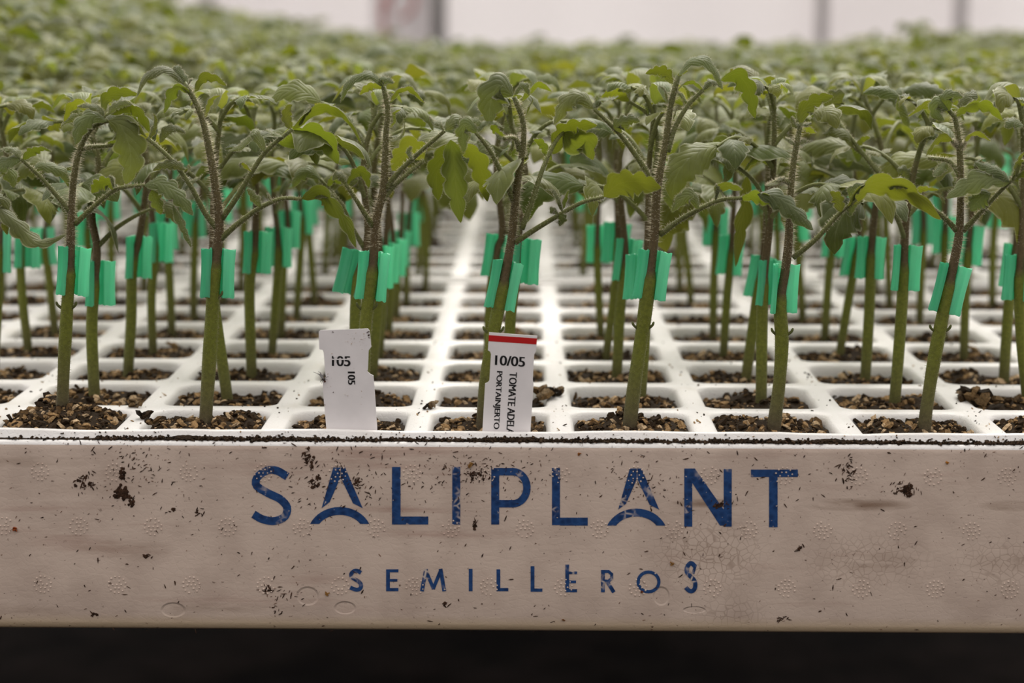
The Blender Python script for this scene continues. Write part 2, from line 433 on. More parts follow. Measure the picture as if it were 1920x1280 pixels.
for (x, y, rx, ry, amt, cr) in ((1610, 946, 110, 14, .85, 0), (1335, 943, 80, 10, .8, 0), (1330, 1040, 95, 28, .18, .55), (1625, 1052, 110, 22, .35, .4), (1900, 948, 70, 12, .6, 0),
                                (1880, 1055, 80, 20, .35, .4), (190, 905, 150, 30, .20, 0), (230, 1030, 110, 26, .25, 0), (60, 865, 160, 12, .30, 0), (430, 1140, 170, 12, .30, 0), (50, 1145, 120, 16, .3, 0), (1370, 1160, 60, 20, .1, .4)):
    a = fpx(x, y); blots.append((a[0], a[1], rx * .000181, ry * .000181, amt, cr))
dents = []
for (x, y, rx, ry) in ((577, 1117, 22, 19), (325, 1143, 24, 15), (647, 1139, 21, 13), (1240, 1117, 16, 19), (1302, 1143, 22, 7)):
    a = fpx(x, y); dents.append((a[0], a[1], rx * .000181, ry * .000181))
M_face = eps_material('soiled_foam_face', True, blots, dents)
tray = empty('seedling_tray', (0, 0, 0))
tag(tray, 'white foam seedling tray with blue lettering on its soiled front face', 'seedling tray')
body = tray_mesh(True).build('tray_body', [M_eps, M_face], tray)
back_mesh = tray_mesh(False).data('tray_body', [M_eps, M_face])
TRAYS = []                                     # (offset x, offset y) of every tray behind the front one
names = {1: 'second', 2: 'third', 3: 'fourth', 4: 'fifth'}
for ty in range(0, 5):
    for tx in (-1, 0, 1):
        if ty == 0 and tx == 0: continue
        if ty == 0: continue                   # the front one's neighbours are wholly outside the picture
        o = bpy.data.objects.new('seedling_tray', None); COL.objects.link(o); o.location = (tx * (TW + .003), ty * (TD + .003), 0)
        b_ = bpy.data.objects.new('tray_body', back_mesh); COL.objects.link(b_); b_.parent = o
        where = {0: 'straight behind the lettered tray', -1: 'on the left side', 1: 'on the right side'}[tx]
        tag(o, 'white foam seedling tray, %s row of trays back, %s' % (names[ty], where), 'seedling tray', 'seedling trays behind the front one')
        TRAYS.append((tx, ty, o.location.x, o.location.y))

# printed lettering on the face: strokes in the photograph's pixels laid on the plane of the face
LIFT = [0]
def stroke(mb, pts, wpx, closed=False, n=None, Y=-.00012):
    LIFT[0] = (LIFT[0] + 1) % 6; Y = Y - .000012 * LIFT[0]      # overlapping strokes never share a plane
    p = np.array(pts, float)
    if n: p = np.array(spline([(a, b, 0) for a, b in pts], n))[:, :2]
    t = np.gradient(p, axis=0)
    if closed: t = (np.roll(p, -1, 0) - np.roll(p, 1, 0))
    t /= np.linalg.norm(t, axis=1)[:, None] + 1e-9; nn = np.stack([-t[:, 1], t[:, 0]], 1)
    a = p + nn * wpx / 2; b = p - nn * wpx / 2; k = len(p); V = []
    for q in range(k): V += [unproj(*a[q], Y), unproj(*b[q], Y), unproj(*a[q], .0001), unproj(*b[q], .0001)]
    F = []; rng_ = range(k if closed else k - 1)
    for q in rng_:
        r = (q + 1) % k
        F += [(4 * q, 4 * q + 1, 4 * r + 1, 4 * r), (4 * q, 4 * r, 4 * r + 2, 4 * q + 2), (4 * q + 1, 4 * q + 3, 4 * r + 3, 4 * r + 1)]
    mb.add(V, F, (.02, .06, .2))
def poly(mb, pts, Y=-.00012, back=.0001):
    k = len(pts); V = [unproj(x, y, Y) for x, y in pts] + [unproj(x, y, back) for x, y in pts]
    mb.add(V, [tuple(range(k))] + [(q, (q + 1) % k, k + (q + 1) % k, k + q) for q in range(k)], (.02, .06, .2))
def arcpts(cx, cy, rx, ry, a0, a1, n): return [(cx + rx * math.cos(R(a)), cy + ry * math.sin(R(a))) for a in np.linspace(a0, a1, n)]
def S_letter(mb, x0, x1, y0, y1, w_):
    cx = (x0 + x1) / 2; hw = (x1 - x0) / 2 - w_ / 2; h = y1 - y0
    pts = [(x1 - w_ * .55, y0 + h * .175), (cx + hw * .35, y0 + w_ * .55), (cx - hw * .25, y0 + w_ * .5), (cx - hw * .85, y0 + h * .19), (cx - hw * .88, y0 + h * .33), (cx - hw * .2, y0 + h * .455),
           (cx + hw * .55, y0 + h * .56), (cx + hw * .96, y0 + h * .70), (cx + hw * .8, y0 + h * .86), (cx + hw * .15, y1 - w_ * .5), (cx - hw * .55, y1 - w_ * .75), (x0 + w_ * .35, y0 + h * .815)]
    stroke(mb, pts, w_, n=44)
mb = MB()
S_letter(mb, 470, 547, 874, 984, 15)
def A_letter(mb, x0, x1, y0, y1):
    c = (x0 + x1) / 2; k = (y1 - y0) / 107.
    poly(mb, [(c - 10, y0), (c - 0.5, y0 + 24 * k), (c - 17, y0 + 66 * k), (c - 36, y0 + 77 * k)][0:0] or [(c - 12, y0), (c + 1, y0), (c + 1, y0 + 20 * k), (c - 19, y0 + 66 * k), (c - 34, y0 + 77 * k)])
    poly(mb, [(c + 2, y0), (c + 10, y0), (c + 43, y0 + 77 * k), (c + 25, y0 + 68 * k), (c + 2, y0 + 20 * k)])
    up_ = arcpts(c, y1 + 22, (x1 - x0) / 2 + 6, 54, -156, -24, 17); lo_ = arcpts(c, y1 + 18, (x1 - x0) / 2 - 10, 35, -31, -149, 17)
    V = [unproj(x, y, -.00012) for x, y in up_ + lo_[::1]]; n_ = 17
    mb.add(V, [(q, q + 1, 2 * n_ - 2 - q, 2 * n_ - 1 - q) for q in range(n_ - 1)], (.02, .06, .2))
A_letter(mb, 582, 692, 876, 982)
def bar(x0, y0, x1, y1, m=None): poly(m or mb, [(x0, y0), (x1, y0), (x1, y1), (x0, y1)])
bar(735, 875, 751, 983); bar(751, 968, 803, 983)
bar(848, 875, 863, 983)
bar(921, 877, 936, 983); stroke(mb, [(936, 884), (962, 884)] + arcpts(962, 914, 26, 30, -80, 80, 14) + [(962, 944), (936, 944)], 14)
bar(1035, 877, 1050, 984); bar(1050, 970, 1102, 985)
A_letter(mb, 1139, 1247, 878, 985)
bar(1283, 878, 1298, 987); bar(1357, 879, 1372, 987); poly(mb, [(1298, 878), (1303, 878), (1357, 955), (1357, 985), (1350, 985), (1298, 905)])
bar(1408, 880, 1496, 894); bar(1442, 894, 1458, 988)
M_ink = ink_material('blue_ink', .75)
lt = mb.build('company_lettering', M_ink, tray, smooth=False); lt['label'] = 'large worn dark blue capitals'
mb = MB()
S_letter(mb, 654, 681, 1066, 1109, 7.5)
bar(724, 1067, 731, 1108); bar(731, 1067, 747, 1072.5); bar(731, 1085, 745, 1090); bar(731, 1102, 747, 1108)
stroke(mb, [(791, 1108), (799, 1066)], 7); stroke(mb, [(833, 1108), (826, 1066)], 7); stroke(mb, [(799, 1070), (813, 1104)], 6.5); stroke(mb, [(826, 1070), (812, 1104)], 6.5)
bar(879, 1066, 886, 1108)
bar(931, 1067, 938, 1108); bar(938, 1102, 953, 1108)
bar(995, 1061, 1002, 1109); bar(1002, 1103, 1017, 1109)
bar(1060, 1058, 1067, 1110); bar(1067, 1071, 1082, 1076); bar(1067, 1088, 1080, 1093); bar(1067, 1104, 1082, 1110)
bar(1127, 1068, 1134, 1110); stroke(mb, [(1134, 1071), (1141, 1071), (1147, 1076), (1147, 1084), (1141, 1089), (1134, 1089)], 6); stroke(mb, [(1138, 1089), (1151, 1110)], 7)
stroke(mb, arcpts(1216, 1090.5, 19.5, 18.5, 0, 345, 24), 6, closed=True)
S_letter(mb, 1283, 1308, 1052, 1112, 8); stroke(mb, [(1290, 1056), (1304, 1060), (1299, 1075)], 6)
l2 = mb.build('lower_lettering', ink_material('faded_blue_ink', 1.0), tray, smooth=False); l2['label'] = 'small widely spaced blue capitals'

# ------------------------------------------------------------------ soil
def chip(mb, c, size, rng, col, flat=.35, mat=0):
    k = rng.randint(4, 7); a0 = rng.uniform(0, 6.28); ax = Matrix.Rotation(rng.uniform(-.9, .9), 3, 'X') @ Matrix.Rotation(rng.uniform(-.9, .9), 3, 'Y') @ Matrix.Rotation(rng.uniform(0, 6.28), 3, 'Z')
    ax = np.array(ax); st = rng.uniform(1.0, 1.9); V = []
    for lay, zz in ((1.0, -.5), (.8, .5)):
        for i in range(k):
            r = size * .5 * lay * rng.uniform(.7, 1.1); t = a0 + i * 6.283 / k
            V.append(ax @ np.array([r * math.cos(t) * st, r * math.sin(t), zz * size * flat * rng.uniform(.6, 1.2)]) + c)
    F = [tuple(range(k))[::-1], tuple(range(k, 2 * k))] + [(i, (i + 1) % k, k + (i + 1) % k, k + i) for i in range(k)]
    mb.add(V, F, col, mat=mat)
def soil_col(rng):
    q = rng.random()
    if q < .42: c = (.030, .018, .009)
    elif q < .62: c = (.085, .050, .022)
    elif q < .86: c = (.25, .155, .072)
    else: c = (.42, .30, .18)
    return np.array(c) * rng.uniform(.75, 1.3)
def soil_mesh(rng, chips, level=-.0045, heap=.003, over=0.0, n=12, size=(.0009, .0036)):
    mb = MB(); a = .0200; fx, fy, fz = (rng.uniform(0, 6.28) for _ in range(3))
    lumps = [(rng.uniform(-.013, .013), rng.uniform(-.004, .014), rng.uniform(.004, .009), rng.uniform(.0012, .0034)) for _ in range(3)]
    def hgt(x, y):
        return sum(h_ * math.exp(-((x - a_) ** 2 + (y - b_) ** 2) / (r_ * r_)) for a_, b_, r_, h_ in lumps) + level + heap * (.5 + .5 * math.sin(x * 190 + fx) * math.cos(y * 170 + fy)) * (1 - .4 * max(abs(x), abs(y)) / a) + over * max(0, 1 - (x * x + y * y) / (a * 1.15) ** 2)
    V = []
    for i in range(n + 1):
        for j in range(n + 1):
            x = (i / n * 2 - 1); y = (j / n * 2 - 1); rr = max(abs(x), abs(y))
            k = 1 - .16 * (abs(x) * abs(y)) ** 3            # rounded corners
            X, Y_ = x * a * k, y * a * k
            V.append((X, Y_, hgt(X, Y_) + rng.uniform(-.0004, .0004)))
    F = [(i * (n + 1) + j, (i + 1) * (n + 1) + j, (i + 1) * (n + 1) + j + 1, i * (n + 1) + j + 1) for i in range(n) for j in range(n)]
    mb.add(V, F, (.028, .018, .010))
    # the plug below, tapering with the cell
    top = [V[i * (n + 1)] for i in range(n + 1)] + [V[n * (n + 1) + j] for j in range(1, n + 1)] + [V[i * (n + 1) + n] for i in range(n - 1, -1, -1)] + [V[j] for j in range(n - 1, 0, -1)]
    m_ = len(top); low = [(p[0] * .60, p[1] * .60, -.054) for p in top]
    mb.add(top + low, [(i, m_ + i, m_ + (i + 1) % m_, (i + 1) % m_) for i in range(m_)] + [tuple(range(m_, 2 * m_))], (.026, .017, .010))
    for _ in range(chips):
        x, y = rng.uniform(-a, a) * .93, rng.uniform(-a, a) * .93
        s_ = size[0] + (size[1] - size[0]) * rng.random() ** 2.2
        chip(mb, np.array([x, y, hgt(x, y) + s_ * .18]), s_, rng, soil_col(rng))
    return mb

ordin = ['front', 'second', 'third', 'fourth', 'fifth', 'sixth', 'seventh', 'eighth']
numw = dict(enumerate('zero one two three four five six seven eight nine ten eleven twelve thirteen fourteen fifteen sixteen seventeen eighteen nineteen'.split()))
ordt = {1: 'second', 2: 'third', 3: 'fourth', 4: 'fifth'}
def where(row, c):
    """c = 0 is the column of the red-topped label, -1 that of the label reading 105"""
    if c == 0: k = "in the red-topped label's column"
    elif c == -1: k = "in the 105 label's column"
    elif c > 0: k = '%s column%s right of the red-topped label' % (numw[c], 's' if c > 1 else '')
    else: k = '%s column%s left of the 105 label' % (numw[-c - 1], 's' if -c - 1 > 1 else '')
    return ordin[row] + '-row', k

def where2(ty, j, tx, i):
    k = where(0, i - 6 + 13 * tx)[1]
    return "%s tray's %s row" % (ordt[ty], ordin[j].replace('front', 'first')), k.replace('right of the red', 'right of red').replace('left of the 105', 'left of 105')
def frame_range(row):       # columns whose cells come into the picture
    return [c for c in range(-6, 7) if -60 < proj((c * P, CY[row], 0))[0] + 130 and proj((c * P, CY[row], 0))[0] - 130 < 1980]
soil_variants = [soil_mesh(random.Random(40 + k), 230, -.0044 - .0006 * (k % 3), .0026).data('soil_plug', [M_soil], False) for k in range(7)]
rs = random.Random(3)
for row in range(ROWS):
    for c in frame_range(row):
        rw, k = where(row, c)
        g_ = random.Random(row * 31 + c + 100)
        if row == 0:
            over = .0062 if c == -3 else (.0012 if c in (-2, 1) else 0)
            me = soil_mesh(random.Random(900 + c), 620 if c == -3 else 420, -.0030 if c == -3 else -.0038, .0022, over, 16).data('soil_plug', [M_soil], False)
        else: me = soil_variants[(row * 5 + c * 3) % 7]
        o = bpy.data.objects.new('soil_plug', me); COL.objects.link(o); o.location = (c * P, CY[row], 0)
        if row: o.rotation_euler[2] = g_.choice([0, math.pi / 2, math.pi, -math.pi / 2])
        if row == 0 and c == -3: lab = 'brown potting soil heaped over the rim of the front-row cell left of the picture\'s first logo'; lab = 'brown potting soil heaped high in the front-row cell %s' % k
        else: lab = 'brown potting soil in the %s cell %s' % (rw, k)
        tag(o, lab, 'soil', 'soil plugs of the front tray')
far_soil = [soil_mesh(random.Random(70 + k), 45, -.0045, .0026, n=5, size=(.0015, .004)) for k in range(4)]
far_soil_me = [m.data('soil_plug', [M_soil], False) for m in far_soil]
stuffsoil = MB()
for (tx, ty, ox, oy) in TRAYS:
    for i in range(COLS):
        for j in range(ROWS):
            x, y = ox + X0 + i * P, oy + CY[j]
            px, py = proj((x, y, 0))
            if not (-80 < px < 2000): continue
            if ty == 1 and tx == 0:
                o = bpy.data.objects.new('soil_plug', far_soil_me[(i * 3 + j) % 4]); COL.objects.link(o); o.location = (x, y, 0)
                tag(o, 'blurred brown soil in %s, %s' % where2(1, j, tx, i), 'soil', 'soil plugs of the second tray')
            else:
                v = [q + np.array([x, y, 0]) for q in far_soil[(i + j * 3) % 4].v]; src = far_soil[(i + j * 3) % 4]
                stuffsoil.add(np.concatenate(v), src.f, np.concatenate(src.c))
tag(stuffsoil.build('soil', M_soil, smooth=False), 'brown soil filling the cells of the farther trays', 'soil', None, 'stuff')

# crumbs lying on the tray and stuck to its face, dirt packed along the rim
mb = MB(); rng = random.Random(21)
for k in range(150):
    row = rng.choice([0, 0, 0, 1, 1, 2, 3]); c = rng.choice(range(-4, 5))
    x = c * P + rng.choice([-1, 1]) * .025 + rng.uniform(-.0030, .0030); y = CY[row] + rng.uniform(-.022, .026)
    s_ = rng.uniform(.0003, .0013); chip(mb, np.array([x, y, s_ * .15 + .0001]), s_, rng, soil_col(rng), .25)
for k in range(120):
    row = rng.choice([0, 1, 1, 2, 3, 4]); c = rng.choice(range(-4, 5))
    y = CY[row] + .025 + rng.uniform(-.0028, .0028); x = c * P + rng.uniform(-.02, .02)
    s_ = rng.uniform(.0003, .0011); chip(mb, np.array([x, y, s_ * .15 + .0001]), s_, rng, soil_col(rng), .25)
for (px, py, Y, s_) in ((580, 714, .103, .0012), (255, 757, .052, .004), (268, 785, .03, .0045), (285, 796, .02, .0035), (1015, 745, .075, .006), (1028, 742, .076, .006), (1040, 738, .077, .005), (1020, 750, .072, .005), (1815, 725, .075, .008), (1835, 735, .07, .008), (1850, 745, .066, .007), (1390, 593, .26, .006), (810, 760, .052, .004)):
    p = unproj(px, py, Y); z = max(p[2], .0006)
    for q in range(6 if s_ > .003 else 1):
        chip(mb, np.array([p[0] + rng.uniform(-1, 1) * s_ * .6, Y + rng.uniform(-.5, .5) * s_, rng.uniform(.0005, .0005 + s_ * .5)]), s_ * rng.uniform(.4, .9), rng, soil_col(rng) * (.5 if s_ > .003 else .3))
tag(mb.build('soil_crumbs', M_soil, smooth=False), 'loose bark and soil crumbs lying on the ribs of the lettered tray', 'soil crumbs', None, 'stuff')
mb = MB()
for k in range(5200):
    x = rng.uniform(-.215, .215); px = proj((x, .002, 0))[0]
    dens = .35 + .65 * (math.sin(px * .013 + .7) * .5 + .5) if px > 180 else .16
    dens = max(dens, .5) if 180 < px < 1130 else dens
    if rng.random() > dens: continue
    s_ = rng.uniform(.0004, .0013) * (1.3 if rng.random() < .1 else 1)
    zz = -.0011 + abs(rng.gauss(0, .5)) * .0011 * (1 if px > 180 else .5)
    if zz > .0010: continue
    chip(mb, np.array([x, rng.uniform(.0012, .0031), zz]), s_, rng, np.array([.030, .018, .010]) * rng.uniform(.5, 1.8), .5)
xs_ = np.linspace(-.2, .215, 700)
def dirt_h(x): return max(.00012, .00045 + .00035 * math.sin(x * 61 + 1) + .0003 * math.sin(x * 173) + .0002 * math.sin(x * 433 + 2) + rng.uniform(-.0002, .0002))
hh = [dirt_h(x) * (1 if proj((x, 0, 0))[0] > 180 else .3) for x in xs_]
V = []
for x, h_ in zip(xs_, hh): V += [(x, .0014, -.0014), (x, .0017, -.0012 + h_ * .5), (x, .0024 + rng.uniform(-.0002, .0002), -.0011 + h_ * .9), (x, .0033, -.0010 + h_ * 1.1)]
mb.add(V, [(4 * i + j, 4 * i + 4 + j, 4 * i + 5 + j, 4 * i + 1 + j) for i in range(699) for j in range(3)], (.028, .017, .010))
for k in range(170):
    x = rng.uniform(-.21, .21); s_ = rng.uniform(.0002, .0008)
    chip(mb, np.array([x, .0034 + rng.uniform(-.0001, .0003), rng.uniform(-.0005, .0016)]), s_, rng, soil_col(rng), .3)
tag(mb.build('rim_dirt', M_dirt, smooth=False), 'dark dirt packed in the groove along the lettered tray\'s front rim', 'dirt', None, 'stuff')
mb = MB()
spots = []
for k in range(900): spots.append((rng.uniform(-20, 1940), 828 + 358 * rng.random() ** 1.5, .9 + 2.8 * rng.random() ** 2.5))
for (cx, cy, sx_, sy_, n, a, b) in ((229, 889, 3, 7, 26, 4, 8), (226, 924, 9, 7, 46, 4, 9), (246, 942, 4, 7, 16, 3, 6), (160, 905, 12, 14, 34, 2, 5), (577, 862, 9, 14, 40, 2, 5), (592, 905, 8, 8, 22, 2, 5), (1700, 920, 8, 8, 40, 3, 6), (1690, 915, 26, 12, 30, 1.5, 3.5),
                                   (1590, 880, 12, 22, 46, 1.5, 4), (895, 892, 20, 6, 30, 2, 4.5), (672, 905, 7, 8, 26, 2, 4), (530, 1125, 22, 22, 30, 1.5, 3.5), (500, 1105, 10, 6, 14, 2, 4), (1348, 948, 9, 4, 22, 2, 5), (1362, 943, 30, 5, 26, 1.5, 3.5), (275, 1043, 5, 4, 10, 2, 5),
                                   (175, 1151, 4, 3, 9, 2, 5), (890, 985, 2, 6, 10, 3, 5), (834, 1131, 2, 4, 9, 3, 4.5), (374, 960, 6, 4, 14, 2, 4), (326, 955, 2, 2, 5, 3, 5), (1465, 1160, 9, 3, 12, 1.5, 4), (250, 880, 60, 60, 120, 1.2, 3), (640, 900, 90, 50, 140, 1.2, 3.2), (870, 880, 60, 30, 90, 1.2, 3), (980, 900, 50, 40, 60, 1.2, 3), (1200, 900, 60, 40, 90, 1.2, 3), (1500, 1027, 8, 4, 8, 2, 5)):
    for _ in range(n): spots.append((rng.gauss(cx, sx_ * .7), rng.gauss(cy, sy_ * .7), rng.uniform(a, b)))
for (px, py, s_) in spots:
    if not 828 < py < 1188 + (px - 960) * .0066: continue
    p = unproj(px, py, 0); q_ = s_ * (.00012 if s_ < 5 else .000085); a_ = rng.gauss(.9, .9); el = rng.uniform(1.0, 3.0) if s_ < 4.2 else 1.2; V = []
    for e_ in np.linspace(0, 6.283, 8)[:-1]:
        u_, v_ = q_ * el * math.cos(e_) * rng.uniform(.5, 1.3), q_ * .55 * math.sin(e_) * rng.uniform(.5, 1.4) * (1.9 if el == 1.2 else 1)
        V.append((p[0] + u_ * math.cos(a_) - v_ * math.sin(a_), -.00004, p[2] + u_ * math.sin(a_) + v_ * math.cos(a_)))
    V2 = [(p[0] + (x - p[0]) * .6, -.00004 - q_ * .45, p[2] + (z - p[2]) * .6) for x, _, z in V]
    mb.add(V + V2, [(i, (i + 1) % 7, 7 + (i + 1) % 7, 7 + i) for i in range(7)] + [tuple(range(7, 14))], np.array([.060, .030, .018]) * (rng.uniform(.5, 3.2) if s_ < 2.2 else rng.uniform(.3, 1.1)))
for (px, py, s_, c) in ((28, 992, 9, (.24, .05, .01)), (614, 1113, 8, (.22, .11, .03)), (882, 872, 11, (.20, .10, .03)), (1086, 851, 6, (.25, .09, .02)), (1775, 867, 8, (.30, .12, .02)), (1057, 1160, 6, (.14, .06, .02)), (1204, 1110, 7, (.12, .03, .01)), (1260, 1057, 7, (.2, .1, .03))):
    p = unproj(px, py, 0)
    for _ in range(3): chip(mb, np.array([p[0] + rng.uniform(-1, 1) * .0003, -.0001, p[2] + rng.uniform(-1, 1) * .0004]), s_ * .00016, rng, c, .3)
tag(mb.build('dirt_specks', M_dirt, smooth=False), 'small dark dirt specks stuck to the lettered front face', 'dirt', None, 'stuff')

# ------------------------------------------------------------------ plant labels
def text_part(name, s, org, adv, upv, Y, parent, mat, bold=.02, cuts=()):
    """text whose baseline starts at pixel org, runs along adv and rises along upv, lying on the plane Y"""
    cu = bpy.data.curves.new(name, 'FONT'); cu.body = s; cu.resolution_u = 4; cu.space_character = .96
    to = bpy.data.objects.new(name, cu); COL.objects.link(to); bpy.context.view_layer.update()
    me = bpy.data.meshes.new_from_object(to.evaluated_get(bpy.context.evaluated_depsgraph_get())); bpy.data.objects.remove(to)
    v = np.array([tuple(q.co) for q in me.vertices]); f = [tuple(p.vertices) for p in me.polygons]; bpy.data.meshes.remove(me)
    x0, x1 = v[:, 0].min(), v[:, 0].max(); y0, y1 = v[:, 1].min(), v[:, 1].max()
    a = (v[:, 0] - x0) / (x1 - x0); b = (v[:, 1] - y0) / (y1 - y0)
    px = np.array(org)[None] + a[:, None] * np.array(adv)[None] + b[:, None] * np.array(upv)[None]
    mb = MB(); ah = np.array(adv, float); ah /= np.linalg.norm(ah)
    for q_, sh in enumerate((-1, 0, 1)): mb.add([unproj(q[0] + ah[0] * sh * bold, q[1] + ah[1] * sh * bold, Y - q_ * .00001) for q in px], f, (0, 0, 0))
    return mb.build(name, mat, parent, smooth=False)
def plate(mb, pts, Y, th, bot=None):
    """upright sheet with this outline, th thick"""
    k = len(pts); V = [unproj(x, y, Y) for x, y in pts]; V2 = [p + np.array([0, th, 0]) for p in V]
    mb.add(V + V2, [tuple(range(k)), tuple(range(k, 2 * k))[::-1]] + [(q, k + q, k + (q + 1) % k, (q + 1) % k) for q in range(k)], (.7, .7, .7))
YL = .0092
t1 = empty('plant_label', tuple(unproj(656, 801, YL)))
tag(t1, 'dirty white plastic plant label reading 105, notched on both sides', 'plant label')
def child_fix(o, par): o.location = tuple(-np.array(par.location)); return o
mb = MB(); plate(mb, [(600, 619), (690, 616), (693, 620), (696, 650), (691, 657), (689.5, 697), (694, 701), (700, 704), (703, 740), (707, 800), (708, 860), (615, 862), (611.8, 802), (607, 750), (605, 716), (611, 706), (610, 702), (607, 661), (605, 656), (598.7, 654.5), (597.5, 622)], YL, .0006)
child_fix(mb.build('label_blade', M_tag, t1, smooth=False), t1)
mb = MB()
rng = random.Random(77)
for k in range(60):
    a, b = (rng.gauss(672, 12), rng.gauss(638, 10)) if k < 34 else (rng.uniform(608, 698), rng.uniform(622, 798))
    if not (604 < a < 692 and 621 < b < 798): continue
    p = unproj(a, b, YL - .00004); chip(mb, p, rng.uniform(.0001, .0005), rng, np.array([.30, .20, .11]) * rng.uniform(.5, 1.5), .06)
for (a, b, s_) in ((624, 622, .0006), (690, 622, .0009), (691, 628, .0008), (692, 633, .0006), (625, 735, .0004)):
    chip(mb, unproj(a, b, YL - .00005), s_, rng, (.05, .03, .02), .3)
child_fix(mb.build('stain', M_tagstain, t1, smooth=False), t1)
child_fix(text_part('print', '105', (623, 686), (33.5, 0.6), (0, -19), YL - .00008, t1, M_black, .75), t1)
mb = MB(); plate(mb, [(621, 672.2), (656, 672.4), (656, 674.6), (621, 674.4)], YL - .00012, .00003); plate(mb, [(625, 666), (633, 666), (633, 670), (625, 670)], YL - .00012, .00003)
child_fix(mb.build('print_gap', M_tag, t1, smooth=False), t1)
child_fix(text_part('print', '105', (652, 697), (0.7, 23.5), (13.5, 0), YL - .00008, t1, M_black, .75), t1)
t2 = empty('plant_label', tuple(unproj(950, 803, YL)))
tag(t2, 'white plastic plant label with a red top stripe and black printing', 'plant label')
mb = MB(); plate(mb, [(917, 623), (1007.5, 629.8), (1005, 658), (1001.7, 664), (999, 712), (1000.5, 720), (995, 802), (992, 860), (900, 862), (904.7, 803), (909.5, 719), (915, 716.5), (917.5, 713), (920.5, 664), (919, 659), (914.8, 656.5)], YL, .0006)
child_fix(mb.build('label_blade', M_tag, t2, smooth=False), t2)
mb = MB(); plate(mb, [(916.6, 628), (1007, 634.3), (1006, 645.6), (915.9, 639.4)], YL - .00006, .00004)
child_fix(mb.build('red_stripe', M_red, t2, smooth=False), t2)
child_fix(text_part('print', '10/05', (928.5, 684), (55, 3.6), (0.8, -18.5), YL - .00008, t2, M_black, .75), t2)
child_fix(text_part('print', 'TOMATE ADELA', (955.5, 697.5), (-6.5, 116), (14.0, .8), YL - .00008, t2, M_black, .5), t2)
child_fix(text_part('print', 'PORTAINJERTO', (928.5, 695.5), (-6.5, 108), (13.8, .8), YL - .00008, t2, M_black, .5), t2)
# a fly sitting on the notched edge of the label
fl = empty('fly', tuple(unproj(607, 708, YL))); tag(fl, "small dark fly on the left edge of the dirty white 105 label", 'fly')
def ellipsoid(mb, c, rx, ry, rz, ang=0, col=(.05, .04, .035), nu=8, nv=10):
    V = []; ca, sa = math.cos(ang), math.sin(ang)
    for i in range(nu + 1):
        for j in range(nv):
            a, b = math.pi * i / nu, 2 * math.pi * j / nv; x, y, z = rx * math.cos(a), ry * math.sin(a) * math.cos(b), rz * math.sin(a) * math.sin(b)
            V.append((c[0] + ca * x - sa * z, c[1] + y, c[2] + sa * x + ca * z))
    mb.add(V, [(i * nv + j, i * nv + (j + 1) % nv, (i + 1) * nv + (j + 1) % nv, (i + 1) * nv + j) for i in range(nu) for j in range(nv)], col)
mb = MB(); c0 = unproj(603, 705, YL - .0009)
ellipsoid(mb, c0, .0009, .00045, .00045, -.9); ellipsoid(mb, unproj(607, 711, YL - .0009), .0007, .0005, .0005, -.9); ellipsoid(mb, unproj(609, 715, YL - .0009), .00035, .0004, .0004, -.9, (.10, .04, .03))
child_fix(mb.build('fly_body', M_dirt, fl), fl)
for (a, b) in (((606, 709), (588, 697)), ((606, 707), (597, 696)), ((609, 711), (616, 706)), ((608, 713), (614, 712)), ((606, 712), (600, 717)), ((607, 713), (603, 719))):
    mb = MB(); A = unproj(*a, YL - .0009); B = unproj(*b, YL - .0005); tube(mb, spline([A, (A + B) / 2 + np.array([0, -.0004, .0004]), B], 6), .00006, 4, (.05, .04, .035))
    child_fix(mb.build('leg', M_dirt, fl), fl)
for (b, r_) in (((596, 700), .2), ((601, 697), -.2)):
    mb = MB(); blade(mb, [unproj(607, 710, YL - .0014), unproj(602, 704, YL - .0016), unproj(*b, YL - .0015)], .0008, (.3, -1, .3), random.Random(2), 0, 0, 2, 0, 8, 5, (.25, .23, .22))
    child_fix(mb.build('wing', M_tagstain, fl), fl)

# ------------------------------------------------------------------ grafting clips
def clip_data(seed):
    rng = random.Random(seed); mb = MB(); H = .0168; th = .0007
    r = .0023; wl = rng.uniform(.0030, .0037); wr = rng.uniform(.0030, .0037)
    pts = [(-r * .85 - wl * .96, -.0032), (-r * .85 - wl * .62, -.0021), (-r * .85 - wl * .3, -.0019), (-r * .95, -.0012)]
    pts += [(r * math.sin(a), r * math.cos(a)) for a in np.linspace(-1.75, 1.75, 11)]
    pts += [(r * .95, -.0012), (r * .85 + wr * .3, -.0019), (r * .85 + wr * .62, -.0021), (r * .85 + wr * .96, -.0032)]
    p = np.array(pts); t = np.gradient(p, axis=0); t /= np.linalg.norm(t, axis=1)[:, None]; nn = np.stack([-t[:, 1], t[:, 0]], 1)
    A = p + nn * th / 2; B = p - nn * th / 2; k = len(p); nz = 5
    loop = np.concatenate([A, B[::-1]]); m = len(loop); V = []
    for q in range(nz):
        z = H * (q / (nz - 1) - .5)
        for i, (x, y) in enumerate(loop):
            flare = 1 + .05 * abs(q / (nz - 1) - .5) ** 2 * 4; dz = (.0003 * math.sin(i * 2.1 + seed) if q in (0, nz - 1) else 0)
            V.append((x * flare, y, z + dz + abs(x) * .04))
    F = [(q * m + i, q * m + (i + 1) % m, (q + 1) * m + (i + 1) % m, (q + 1) * m + i) for q in range(nz - 1) for i in range(m)]
    for q, rev in ((0, False), (nz - 1, True)):
        for i in range(k - 1):
            f = (q * m + i, q * m + i + 1, q * m + m - 2 - i, q * m + m - 1 - i); F.append(f if rev else f[::-1])
    c = np.array([.28, .72, .52]) * rng.uniform(.9, 1.12)
    mb.add(V, F, c)
    return mb.data('grafting_clip', [M_clip], False)
CLIPS = [clip_data(s) for s in range(5)]
